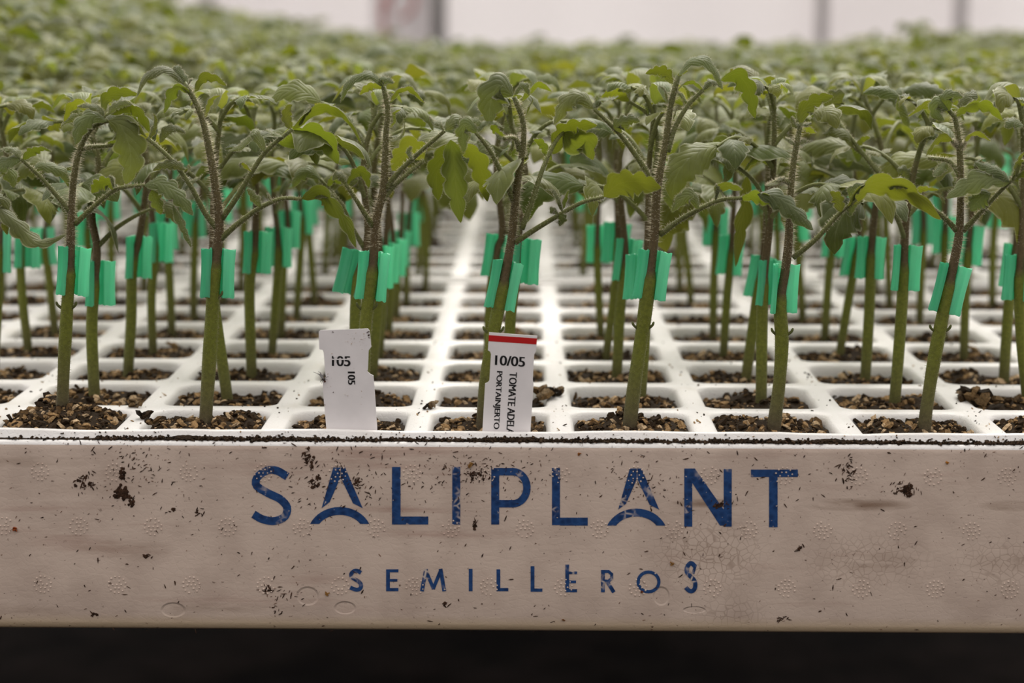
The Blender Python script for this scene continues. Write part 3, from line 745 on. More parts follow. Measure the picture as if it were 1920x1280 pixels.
def place_clip(pos, lean_x, lean_y, rz, label, group, k):
    o = bpy.data.objects.new('grafting_clip', CLIPS[k % 5]); COL.objects.link(o); o.location = tuple(pos)
    o.rotation_euler = (Matrix.Rotation(lean_x, 3, 'Y') @ Matrix.Rotation(lean_y, 3, 'X') @ Matrix.Rotation(rz, 3, 'Z')).to_euler()
    tag(o, label, 'grafting clip', group); return o

# ------------------------------------------------------------------ tomato seedlings
def up_normal(pts3):
    d = pts3[-1] - pts3[0]; s = 1 if d[0] >= 0 else -1
    T = unit(pts3[1] - pts3[0]); return s * np.array([-T[2], 0, T[0]])
def traced_blade(pts, wpx, roll, dy0, dy1, Y, rng, hairs, **kw):
    n = len(pts); P3 = np.array([unproj(x, y, Y + dy0 + (dy1 - dy0) * i / (n - 1)) for i, (x, y) in enumerate(pts)])
    nrm = up_normal(P3) * math.cos(R(roll)) + np.array([0, -1, 0]) * math.sin(R(roll))
    mb = MB(); blade(mb, P3, wpx * .000187 * 1.22, nrm, rng, hairs=hairs, **kw); return mb
def add_leaves(root, org, Y, leaves, rad, hair, rng):
    for pet, dy, lets in leaves:
        if pet:
            k = len(pet); PC = spline([unproj(x, y, Y + dy * (i / (k - 1)) ** 1.2) for i, (x, y) in enumerate(pet)], 18)
            pr = np.linspace(rad * .46, rad * .28, 18); mb = MB(); tube(mb, PC, pr, 8, [PET * (1 - .25 * (1 - i / 17)) for i in range(18)])
            tube_hairs(mb, PC, pr, hair // 3, .0011, rng, 1, .05, 1)
            lf = mb.build('leaf', [M_stem, M_hair], root); lf.location = tuple(-org)
        else: lf = None
        for q, L in enumerate(lets):
            pts, wpx, roll = L[:3]; d0 = L[3] if len(L) > 3 else (dy if pet else 0); d1 = L[4] if len(L) > 4 else d0 + .002 * (1 if q % 2 else -1)
            kw = dict(fold=rng.uniform(.15, .4), lobes=rng.choice([3, 4, 4, 5]), depth=rng.uniform(.36, .6), nu=34, nv=11)
            kw['col'] = np.array([.108, .128, .045]) if roll >= 20 else np.array([.125, .150, .036])
            m2 = traced_blade(pts, wpx, roll, d0, d1, Y, rng, int(hair * .22), **kw)
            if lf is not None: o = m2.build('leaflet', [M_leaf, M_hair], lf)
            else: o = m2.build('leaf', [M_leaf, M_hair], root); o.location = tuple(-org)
def hero(base, stem, graft_px, leaves, row, rad=.0021, hair=1050, seed=0, clip=None, label='', cliplab='', col_shift=1.0):
    """a seedling traced from the photograph: stem pixels, then leaves as (petiole pixels, depth at its end, [leaflets])"""
    rng = random.Random(seed); Y = CY[row] + base[2] if len(base) > 2 else CY[row]
    b0 = unproj(base[0], base[1], Y); root = empty('tomato_seedling', tuple(b0)); org = b0
    C = spline([unproj(base[0], base[1] + 40, Y)] + [unproj(x, y, Y) for x, y in [base[:2]] + stem], 40)
    zt = C[-1][2]; gz = unproj(*graft_px, Y)[2]
    f = np.linspace(0, 1, 40); r_ = rad * np.where(C[:, 2] < gz, 1.05, .78 - .40 * np.clip((C[:, 2] - gz) / (zt - gz), 0, 1))
    r_ = r_ * (1 + .05 * np.sin(f * 23 + seed))
    mb = MB(); tube(mb, C, r_, 12, stem_colors(C[:, 2], b0[2], gz, zt))
    tube_hairs(mb, C, r_, hair, .0023, rng, 1, .56, .99)
    tube_hairs(mb, C, r_, hair, .0009, rng, 1, .06, .55, (.42, .38, .26))
    # stubs of the seed leaves below the clip
    gp = int(np.argmin(abs(C[:, 2] - (gz - .012 - .006 * rng.random()))))
    for s_ in (-1, 1):
        A = C[gp] + np.array([s_ * r_[gp] * .8, -.0004, 0]); tube(mb, spline([A, A + np.array([s_ * .0013, -.0003, .0010]), A + np.array([s_ * .0018, -.0004, .0023])], 6), [.0006, .00055, .0005, .0005, .0005, .0003], 6, (.10, .11, .03))
    st = mb.build('stem', [M_stem, M_hair], root); st.location = tuple(-org)
    add_leaves(root, org, Y, leaves, rad, hair, rng)
    tag(root, label, 'tomato seedling', 'tomato seedlings of the front row' if row == 0 else 'tomato seedlings of the front tray')
    if clip:
        cx_, cy_, ang, rz = clip; pc = unproj(cx_, cy_, Y)
        place_clip(pc, R(ang), 0, R(rz), cliplab, 'grafting clips in the front tray', seed)
    return root

def compound_leaf(mb, org, az, el, ln, size, rng, lod=1.0, hairs=0, pr=.0011):
    """petiole arching out of the stem, a terminal leaflet and two or four side leaflets"""
    d = np.array([math.cos(az), math.sin(az), 0]); upv = np.array([0, 0, 1.])
    pts = [org]; e = el; p = org.copy(); bend = rng.uniform(.30, .52)
    for k in range(4):
        p = p + (d * math.cos(e) + upv * math.sin(e)) * ln / 4; pts.append(p.copy()); e -= bend * (.4 + .35 * k)
    n = max(6, int(12 * lod)); PC = spline(pts, n)
    tube(mb, PC, np.linspace(pr, pr * .55, n), 6 if lod > .6 else 4, PET * rng.uniform(.85, 1.1), mat=0, cap=False)
    if hairs: tube_hairs(mb, PC, np.linspace(pr, pr * .55, n), hairs, .001, rng, 2)
    nu, nv = (max(8, int(18 * lod)), max(5, int(9 * lod)))
    side = np.cross(d, upv)
    def one(start, dirv, L, W, droop):
        q = [start]; s = start.copy(); h = math.atan2(dirv[2], math.hypot(dirv[0], dirv[1])); fl = unit(np.array([dirv[0], dirv[1], 0]))
        for k in range(4):
            s = s + (fl * math.cos(h) + upv * math.sin(h)) * L / 4; q.append(s.copy()); h -= droop * (.6 + .25 * k)
        nrm = unit(np.array([-fl[0] * math.sin(dirv[2]), -fl[1] * math.sin(dirv[2]), 1.]) + np.cross(fl, upv) * rng.uniform(-1.0, 1.0) - fl * 0 + np.array([0, -.25, 0]))
        dark = rng.random() < .5
        blade(mb, q, W, nrm, rng, fold=rng.uniform(.1, .5), lobes=rng.choice([3, 4, 5]), depth=rng.uniform(.28, .5), nu=nu, nv=nv,
              col=(.088, .110, .030) if dark else (.150, .165, .038), hairs=hairs, mat=1)
    T = unit(PC[-1] - PC[-3])
    one(PC[-1], T + upv * .25, size * rng.uniform(.95, 1.25), size * rng.uniform(.52, .68), rng.uniform(.36, .72))
    for s_ in (-1, 1):
        b = PC[int(n * rng.uniform(.74, .86))]; one(b, unit(T * .7 + side * s_ + upv * .2), size * rng.uniform(.6, .85), size * rng.uniform(.36, .5), rng.uniform(.3, .65))
        if rng.random() < .65:
            b = PC[int(n * rng.uniform(.45, .6))]; one(b, unit(T * .4 + side * s_ + upv * .4), size * rng.uniform(.25, .42), size * rng.uniform(.2, .28), rng.uniform(.2, .5))

def seedling_parts(rng, C, graft_z, top_scale=1.0, lod=1.0, rad=.0020, hairs=0, leaf_n=5, size=.022):
    """list of (name, MB, mats) for a seedling whose stem centreline is C (local coordinates)"""
    parts = []; zt = C[-1][2]; n = len(C)
    r_ = rad * np.where(C[:, 2] < graft_z, 1.03, .78 - .40 * np.clip((C[:, 2] - graft_z) / (zt - graft_z), 0, 1))
    mb = MB(); tube(mb, C, r_, 10 if lod > .8 else 6, stem_colors(C[:, 2], C[0][2] + .004, graft_z, zt))
    if hairs:
        tube_hairs(mb, C, r_, hairs, .0020, rng, 1, .58, .99); tube_hairs(mb, C, r_, hairs // 2, .0009, rng, 1, .1, .55, (.42, .38, .26))
    parts.append(('stem', mb, [M_stem, M_hair]))
    az = rng.uniform(0, 6.28)
    lv = [.64, .71, .79, .87, .93, .97][:leaf_n]
    for k, t in enumerate(lv):
        i = int(np.argmin(abs((C[:, 2] - C[0][2]) / (zt - C[0][2]) - t))); o = C[i]
        az += 2.4 + rng.uniform(-.35, .35); big = 1.08 - .13 * k
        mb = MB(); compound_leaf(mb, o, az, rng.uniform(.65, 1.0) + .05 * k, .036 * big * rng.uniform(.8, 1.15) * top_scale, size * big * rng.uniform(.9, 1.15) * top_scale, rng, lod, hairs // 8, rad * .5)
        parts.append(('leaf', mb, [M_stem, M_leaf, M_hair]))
    mb = MB()                                     # young shoot at the top
    for k in range(3):
        a = az + 1 + k * 2.1; d = np.array([math.cos(a), math.sin(a), 0]); L = .013 * rng.uniform(.7, 1.3) * top_scale; o = C[-1]
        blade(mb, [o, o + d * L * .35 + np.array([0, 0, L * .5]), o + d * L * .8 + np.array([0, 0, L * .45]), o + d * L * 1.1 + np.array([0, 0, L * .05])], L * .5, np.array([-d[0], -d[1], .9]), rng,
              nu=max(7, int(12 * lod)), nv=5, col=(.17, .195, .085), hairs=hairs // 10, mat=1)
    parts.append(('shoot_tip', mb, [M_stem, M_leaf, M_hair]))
    return parts

# --- the seven seedlings of the front row, and the two just outside it
L_ = lambda *a: a
H = []
H.append(dict(base=(117, 768), stem=[(120, 680), (125, 590), (131, 500), (133, 420), (137, 350), (148, 285), (172, 240), (203, 226)], graft_px=(133, 500), clip=(137, 508, 5, 12), seed=1, rad=.0021, leaves=[
    ([(132, 398), (105, 365), (72, 328), (38, 297)], -.006, [([(40, 298), (20, 300), (0, 312), (-14, 330)], 34, 45), ([(38, 297), (30, 282), (12, 276), (-8, 285)], 26, 30), ([(42, 300), (62, 280), (80, 276), (97, 284)], 26, -35), ([(60, 318), (82, 310), (118, 322), (130, 352)], 26, 50, -.002)]),
    ([(141, 420), (175, 388), (213, 357), (245, 349), (270, 347)], -.010, [([(270, 347), (300, 343), (335, 368), (362, 404)], 40, 42), ([(285, 355), (292, 372), (300, 392), (302, 402)], 24, 60), ([(325, 385), (338, 410), (350, 438), (359, 464)], 22, 25), ([(213, 356), (206, 342), (186, 344), (172, 362)], 30, -40, -.006), ([(214, 352), (212, 336), (204, 330)], 9, 20, -.006)]),
    ([], 0, [([(203, 226), (226, 236), (242, 272), (245, 308), (236, 346)], 56, 78, -.003, -.006)]),
    ([], 0, [([(200, 227), (176, 216), (152, 232), (141, 272)], 36, 38, -.002, -.008)]),
    ([], 0, [([(208, 215), (238, 196), (264, 210), (285, 252)], 36, -35, .002, .004)]),
    ([], 0, [([(196, 222), (165, 196), (135, 197), (120, 228)], 26, -38, .003, .006)]),
    ([], 0, [([(192, 210), (198, 184), (226, 172), (260, 178)], 26, -40, .003, .008)]),
    ([], 0, [([(196, 218), (186, 205), (166, 198), (145, 200)], 15, 40, -.003, -.004)]), ([], 0, [([(203, 215), (212, 202), (230, 194), (248, 196)], 16, 60, -.003, -.003)]),
    ([], 0, [([(196, 224), (160, 220), (130, 222), (114, 238)], 22, 60, .003, .008)]),
    ([(150, 280), (165, 276), (190, 274), (222, 272)], .008, [([(190, 275), (215, 262), (235, 266), (248, 278)], 18, -25)])],
    label='bushy-topped tomato seedling rooted in the heaped soil at the left', cliplab='green grafting clip on the bushy-topped front-row seedling in heaped soil'))
H.append(dict(base=(385, 797), stem=[(391, 700), (397, 600), (401, 520), (409, 450), (411, 410), (404, 350), (393, 285), (380, 225), (362, 183), (345, 155)], graft_px=(404, 490), clip=(407, 512, 3, 14), seed=2, rad=.0023, leaves=[
    ([(416, 410), (445, 368), (495, 288), (548, 242)], -.006, [([(548, 242), (583, 207), (620, 199), (655, 222), (679, 271)], 34, -32), ([(545, 243), (536, 222), (540, 203), (548, 196)], 20, -60), ([(560, 236), (572, 212), (582, 204), (580, 196)], 16, 30),
        ([(497, 285), (486, 262), (476, 248), (455, 272), (428, 284)], 24, 42, -.005), ([(520, 268), (550, 256), (585, 250), (618, 272), (634, 308)], 52, -60, .002, .006), ([(535, 258), (512, 248), (500, 244), (494, 246)], 14, 10), ([(472, 322), (458, 308), (450, 306), (452, 316)], 12, -40)]),
    ([(408, 430), (385, 400), (355, 345), (320, 298), (276, 258)], -.003, [([(278, 260), (288, 238), (290, 220), (286, 212)], 16, 45), ([(300, 268), (310, 246), (330, 240), (348, 250)], 20, 62), ([(347, 318), (328, 308), (306, 309), (286, 320)], 20, 55), ([(350, 325), (355, 316), (352, 310)], 8, 10), ([(355, 340), (372, 334), (380, 328)], 12, 20), ([(276, 258), (262, 240), (240, 228), (228, 238)], 24, -25)]),
    ([(412, 450), (445, 420), (490, 388), (530, 372), (565, 373)], -.009, [([(565, 373), (600, 362), (632, 392), (655, 428), (668, 465)], 46, -48), ([(590, 372), (610, 358), (622, 362), (630, 372)], 22, 40), ([(490, 388), (480, 372), (468, 358), (462, 356)], 18, 45), ([(510, 380), (505, 368), (502, 362)], 8, 10)]),
    ([], 0, [([(347, 158), (322, 132), (292, 132), (268, 150), (257, 181)], 28, 25, 0, -.004)]), ([], 0, [([(352, 156), (340, 138), (330, 126), (322, 132)], 20, 40, .001, .001)]),
    ([], 0, [([(366, 172), (375, 150), (398, 143), (425, 161)], 26, -32, .001, .003)]), ([], 0, [([(356, 174), (336, 163), (318, 180), (307, 213)], 32, -40, -.001, -.003)]),
    ([], 0, [([(383, 222), (388, 202), (398, 184), (414, 179)], 16, -25, .001, .003)]), ([], 0, [([(352, 160), (356, 150), (361, 150)], 8, 20, -.001, -.002)])],
    label='tall tomato seedling with a hooked tip, two cells left of the 105 label\'s seedling'.replace("two cells left of the 105 label's seedling", 'rooted next left of the 105 label'), cliplab='green grafting clip on the hooked front-row seedling next left of the 105 label'))
H.append(dict(base=(676, 797, .002), stem=[(681, 700), (686, 600), (695, 530), (701, 470), (706, 410), (719, 355), (722, 300), (724, 245), (727, 205), (719, 162)], graft_px=(698, 510), clip=(700, 517, 6, -4), seed=3, rad=.0022, leaves=[
    ([(722, 355), (750, 320), (795, 278), (834, 245)], -.006, [([(834, 246), (825, 232), (812, 228), (805, 218)], 14, 25), ([(836, 244), (852, 226), (868, 240), (872, 262), (868, 290)], 34, 60), ([(850, 240), (868, 228), (890, 228), (908, 238)], 22, 45), ([(775, 300), (768, 285), (772, 275)], 12, 30), ([(845, 262), (852, 310), (856, 360), (864, 418)], 46, -82, .004, .0), ([(848, 268), (828, 298), (818, 335), (822, 376)], 42, -72, .006, .008), ([(858, 270), (890, 290), (905, 330), (914, 378)], 38, -70, .006, .010)]),
    ([(700, 425), (685, 402), (668, 375), (648, 345)], -.008, [([(650, 346), (642, 330), (632, 328), (624, 338)], 20, 35), ([(650, 346), (668, 322), (685, 325), (692, 352)], 24, -50), ([(655, 347), (665, 340), (673, 338)], 12, 50)]),
    ([(716, 378), (735, 352), (765, 325), (795, 300)], .006, [([(795, 300), (780, 282), (760, 290), (735, 320)], 60, -60, .010, .010)]),
    ([], 0, [([(719, 163), (696, 140), (668, 145), (648, 165), (639, 192)], 24, 30, -.001, -.004)]), ([], 0, [([(720, 162), (712, 150), (726, 150), (739, 156)], 16, 20, -.001, -.002)]), ([], 0, [([(719, 164), (700, 158), (685, 166), (674, 178)], 18, -40, .002, .004)]),
    ([], 0, [([(731, 192), (745, 170), (770, 166), (797, 194)], 18, -28, .001, .002)]), ([], 0, [([(729, 240), (738, 228), (738, 212), (752, 205)], 12, -30, .001, .002)]),
    ([], 0, [([(730, 265), (750, 256), (758, 240), (756, 218)], 12, 25, -.001, -.003)]), ([], 0, [([(722, 340), (735, 345), (745, 352)], 12, -20, .002, .002)])],
    label='upright tomato seedling rising from behind the dirty 105 label', cliplab='green grafting clip on the front-row seedling just above the 105 label'))
H.append(dict(base=(905, 800), stem=[(912, 710), (924, 630), (938, 560), (950, 500), (960, 440), (965, 390), (972, 330), (981, 270), (980, 225), (964, 182)], graft_px=(943, 530), clip=(944, 534, 11, 3), seed=4, rad=.0022, leaves=[
    ([(966, 455), (1000, 432), (1045, 405), (1090, 380), (1132, 369)], -.008, [([(1132, 369), (1160, 345), (1195, 340), (1240, 352)], 62, -62), ([(1056, 398), (1050, 376), (1038, 356), (1022, 356)], 18, 20), ([(1056, 392), (1058, 372), (1066, 356)], 16, -30), ([(1050, 402), (1055, 412), (1050, 424)], 20, 70), ([(1048, 402), (1038, 392), (1032, 400)], 14, 30)]),
    ([(963, 378), (945, 335), (920, 285), (892, 248)], -.007, [([(894, 250), (882, 236), (868, 240), (870, 286)], 26, 66), ([(893, 249), (905, 232), (925, 228), (945, 240)], 20, 30)]),
    ([], 0, [([(962, 180), (940, 160), (925, 175), (918, 205), (918, 232)], 56, 55, -.002, -.006)]), ([], 0, [([(965, 178), (975, 160), (985, 162), (992, 178)], 18, 30, -.003, -.005)]),
    ([], 0, [([(978, 190), (992, 170), (1012, 158), (1035, 172)], 20, -30, .001, .003)]), ([], 0, [([(925, 225), (930, 240), (942, 252), (950, 262)], 18, -50, -.004, -.002)]),
    ([(974, 282), (968, 262), (955, 258), (945, 260)], -.005, [([(952, 262), (944, 274), (935, 270)], 9, 40), ([(962, 262), (958, 280), (951, 286)], 8, 40), ([(945, 260), (935, 256), (928, 250)], 10, 30)]),
    ([], 0, [([(985, 220), (990, 200), (998, 188), (992, 178)], 14, -10, .002, .003)]), ([], 0, [([(984, 300), (990, 285), (988, 270)], 9, 30, .002, .002)]),
    ([(978, 430), (1000, 370), (1018, 315), (1040, 268), (1056, 248)], .012, [([(1030, 290), (1060, 240), (1090, 232), (1120, 235)], 46, -55), ([(1035, 300), (1020, 270), (1000, 262)], 26, -40), ([(1056, 248), (1075, 262), (1100, 262), (1112, 300)], 50, -60)])],
    label='leaning tomato seedling rising from behind the red-topped label', cliplab='green grafting clip on the front-row seedling just above the red-topped label'))
H.append(dict(base=(1180, 804), stem=[(1191, 710), (1206, 610), (1219, 510), (1228, 430), (1231, 365), (1240, 310), (1249, 260), (1257, 200), (1272, 142)], graft_px=(1217, 520), clip=(1222, 515, 7, -2), seed=5, rad=.0023, leaves=[
    ([(1226, 348), (1205, 310), (1165, 255), (1114, 204)], -.007, [([(1114, 204), (1090, 178), (1062, 188), (1038, 234)], 40, 40), ([(1116, 204), (1120, 188), (1140, 184), (1160, 180)], 24, 15), ([(1165, 250), (1155, 238), (1180, 224), (1200, 228)], 26, 42), ([(1112, 203), (1120, 190), (1118, 180)], 16, 40)]),
    ([(1237, 440), (1275, 412), (1313, 391), (1350, 375), (1392, 371)], -.008, [([(1388, 372), (1412, 366), (1440, 372), (1470, 394)], 32, -50), ([(1420, 364), (1455, 368), (1495, 398), (1525, 432)], 46, 48, -.011, -.014), ([(1310, 392), (1300, 368), (1280, 372), (1260, 396)], 28, 48), ([(1342, 376), (1345, 352), (1365, 348), (1392, 356)], 24, -30), ([(1342, 376), (1348, 358), (1342, 345)], 14, 30)]),
    ([(1251, 285), (1265, 240), (1290, 197), (1318, 169)], .003, [([(1318, 169), (1300, 153), (1280, 158), (1266, 174)], 18, -28), ([(1318, 169), (1330, 152), (1345, 155), (1354, 166)], 20, 40), ([(1290, 197), (1280, 180), (1268, 172)], 12, 30), ([(1292, 195), (1300, 180), (1294, 172)], 12, 30)]),
    ([], 0, [([(1272, 142), (1292, 116), (1320, 112), (1342, 135), (1355, 168)], 28, 28, -.002, -.005)]), ([], 0, [([(1350, 150), (1380, 140), (1403, 165), (1416, 222)], 40, -45, .006, .008)]),
    ([], 0, [([(1262, 158), (1252, 138), (1235, 131), (1210, 138)], 24, -50, .001, .003)]), ([], 0, [([(1268, 148), (1275, 138), (1290, 132)], 12, -30, .002, .003)]),
    ([], 0, [([(1252, 195), (1250, 175), (1243, 165), (1236, 162)], 12, 20, -.001, -.001)]), ([], 0, [([(1262, 225), (1266, 210), (1271, 200)], 7, -20, -.001, -.001)])],
    label='tallest tomato seedling with a forked crown, one column right of red-topped label', cliplab='green grafting clip on the tallest front-row seedling, just right of red-topped label'))
H.append(dict(base=(1451, 804), stem=[(1461, 720), (1466, 640), (1463, 570), (1472, 510), (1479, 450), (1481, 385), (1486, 320), (1495, 262), (1502, 230)], graft_px=(1466, 550), clip=(1462, 541, 2, 26), seed=6, rad=.0022, leaves=[
    ([(1487, 483), (1530, 448), (1572, 402), (1605, 374)], -.008, [([(1590, 386), (1620, 352), (1655, 344), (1705, 358), (1764, 412)], 56, -48), ([(1577, 398), (1574, 374), (1565, 364), (1556, 360)], 26, -50), ([(1600, 378), (1595, 362), (1608, 350), (1622, 346)], 20, 45), ([(1585, 395), (1592, 400), (1600, 385), (1618, 372)], 12, 30), ([(1668, 356), (1675, 346), (1690, 346), (1702, 354)], 14, 50), ([(1700, 360), (1730, 352), (1760, 356)], 22, -30)]),
    ([], 0, [([(1500, 233), (1505, 208), (1528, 188), (1563, 180)], 32, -60, 0, .002)]), ([], 0, [([(1500, 236), (1490, 232), (1484, 218)], 15, 45, -.001, -.001)]), ([], 0, [([(1502, 236), (1512, 232), (1522, 230)], 10, 30, .001, .001)]),
    ([], 0, [([(1493, 272), (1482, 262), (1472, 258)], 13, 30, -.001, -.001)]), ([], 0, [([(1496, 272), (1508, 262), (1520, 266)], 12, 40, -.001, .001)]), ([], 0, [([(1503, 238), (1512, 240), (1530, 250)], 16, -40, .003, .004)]),
    ([(1483, 345), (1470, 338), (1455, 340), (1440, 348)], -.003, [([(1462, 340), (1450, 344), (1434, 348)], 9, 30), ([(1455, 340), (1462, 334), (1472, 332)], 8, 30)])],
    label='slender tomato seedling with one upright top leaflet, two columns right of red-topped label', cliplab='green grafting clip on the slender front-row seedling with an upright top leaflet'))
H.append(dict(base=(1732, 809), stem=[(1744, 720), (1758, 640), (1772, 570), (1787, 500), (1798, 440), (1801, 380), (1801, 315), (1797, 258), (1790, 220), (1779, 206)], graft_px=(1780, 530), clip=(1776, 541, 12, 6), seed=7, rad=.0022, leaves=[
    ([(1793, 432), (1775, 412), (1745, 388), (1713, 361)], -.006, [([(1713, 361), (1700, 340), (1680, 338), (1665, 350)], 22, 30), ([(1740, 385), (1728, 368), (1722, 352)], 14, 30)]),
    ([(1806, 433), (1835, 402), (1868, 366), (1905, 330)], -.009, [([(1893, 342), (1855, 332), (1815, 346), (1774, 372)], 44, 50), ([(1893, 340), (1870, 318), (1845, 310), (1826, 303)], 30, 45), ([(1858, 362), (1848, 364), (1832, 378), (1820, 396)], 36, 60, -.007, -.010), ([(1905, 330), (1925, 320), (1945, 330), (1960, 350)], 40, -30), ([(1905, 330), (1908, 300), (1920, 285)], 30, -40)]),
    ([], 0, [([(1782, 207), (1765, 190), (1735, 196), (1701, 219)], 22, -28, .001, .003)]), ([], 0, [([(1780, 208), (1770, 188), (1782, 178), (1806, 182)], 28, 50, -.003, -.004)]), ([], 0, [([(1778, 206), (1760, 192), (1755, 212), (1770, 226)], 26, 60, -.003, -.005)]),
    ([], 0, [([(1790, 222), (1800, 206), (1830, 196), (1856, 200), (1880, 226)], 28, -42, .001, .003)]), ([], 0, [([(1800, 200), (1815, 180), (1832, 176), (1828, 195)], 26, 40, .003, .005)]),
    ([(1797, 275), (1790, 268), (1785, 264)], -.002, [([(1785, 264), (1768, 258), (1750, 268), (1736, 293)], 28, -42)]), ([(1801, 278), (1806, 270), (1810, 268)], .001, [([(1808, 268), (1818, 252), (1838, 250), (1858, 265)], 20, -38)]),
    ([(1800, 330), (1790, 312), (1775, 300), (1740, 296)], .006, [([(1775, 302), (1760, 320), (1752, 332)], 26, 30)])],
    label='right-leaning tomato seedling, three columns right of the red-topped label', cliplab='green grafting clip on the right-leaning front-row seedling, third right of the red-topped label'))
H.append(dict(base=(-150, 770), stem=[(-150, 640), (-145, 520), (-150, 420), (-150, 300), (-140, 200)], graft_px=(-146, 500), clip=(-146, 505, 2, 5), seed=8, rad=.0021, leaves=[
    ([(-150, 430), (-95, 385), (-45, 368), (-8, 384)], -.008, [([(-8, 384), (25, 412), (70, 452), (123, 440)], 36, 42), ([(-15, 376), (0, 372), (10, 390), (14, 440)], 36, 55)]), ([(-148, 330), (-100, 290), (-50, 285), (-10, 300)], .004, [([(-10, 300), (10, 310), (22, 330), (26, 352)], 34, 40)])],
    label='tomato seedling cut off by the left edge, only its drooping leaves show', cliplab='green grafting clip on the front-row seedling cut off by the left edge'))
H.append(dict(base=(1999, 812), stem=[(2004, 700), (2010, 600), (2010, 500), (2005, 400), (2000, 300), (1990, 210)], graft_px=(2010, 530), clip=(2010, 535, 2, 5), seed=9, rad=.0021, leaves=[
    ([(2004, 420), (1975, 370), (1945, 330), (1915, 300)], -.006, [([(1915, 300), (1905, 315), (1900, 335), (1912, 360)], 36, -40), ([(1920, 305), (1935, 290), (1940, 280)], 20, 30)]), ([(2000, 300), (1960, 255), (1920, 235)], .004, [([(1920, 235), (1900, 228), (1885, 240)], 26, 40)])],
    label='tomato seedling cut off by the right edge, rooted in the rightmost front cell', cliplab='green grafting clip on the front-row seedling cut off by the right edge'))
EX = {(1, 2): [([(1441, 470), (1438, 400), (1418, 345), (1383, 313), (1347, 292), (1300, 293), (1268, 314)], -.004, [([(1347, 292), (1352, 272), (1372, 285), (1366, 320), (1357, 345)], 40, 70, -.004, -.010), ([(1395, 320), (1405, 305), (1425, 295), (1446, 312)], 22, -30), ([(1268, 314), (1255, 330), (1250, 360), (1262, 400)], 30, 40), ([(1400, 330), (1395, 395), (1388, 430), (1379, 500)], 36, -62, .004, .006)])],
      (1, 3): [([], 0, [([(1705, 238), (1700, 215), (1690, 195), (1684, 178)], 34, 40)]), ([], 0, [([(1712, 345), (1702, 325), (1692, 318), (1684, 326)], 28, 55)]), ([(1700, 395), (1672, 350), (1630, 300), (1602, 278)], .006, [([(1602, 278), (1588, 252), (1565, 246), (1543, 252)], 36, 35), ([(1604, 278), (1615, 262), (1632, 258)], 20, -40)]), ([(1665, 345), (1620, 290), (1585, 245), (1562, 215)], .014, [([(1562, 215), (1560, 195), (1572, 180), (1584, 176)], 44, 75)])],
      (1, -3): [([(184, 462), (215, 430), (250, 407), (282, 392)], 0, [([(282, 392), (300, 384), (320, 395), (336, 422)], 32, 42)])],
      (1, -1): [([(683, 465), (660, 425), (640, 383), (600, 335)], -.004, [([(600, 335), (580, 320), (560, 328), (548, 352)], 32, 42), ([(612, 350), (625, 335), (640, 345)], 20, -40)])],
      (1, 1): [([(1226, 330), (1233, 262), (1217, 217), (1180, 190)], -.004, [([(1180, 190), (1160, 172), (1140, 172), (1125, 184)], 34, -42), ([(1215, 215), (1212, 195), (1222, 185)], 16, 40)])]}
for h in H: hero(row=0, **h)

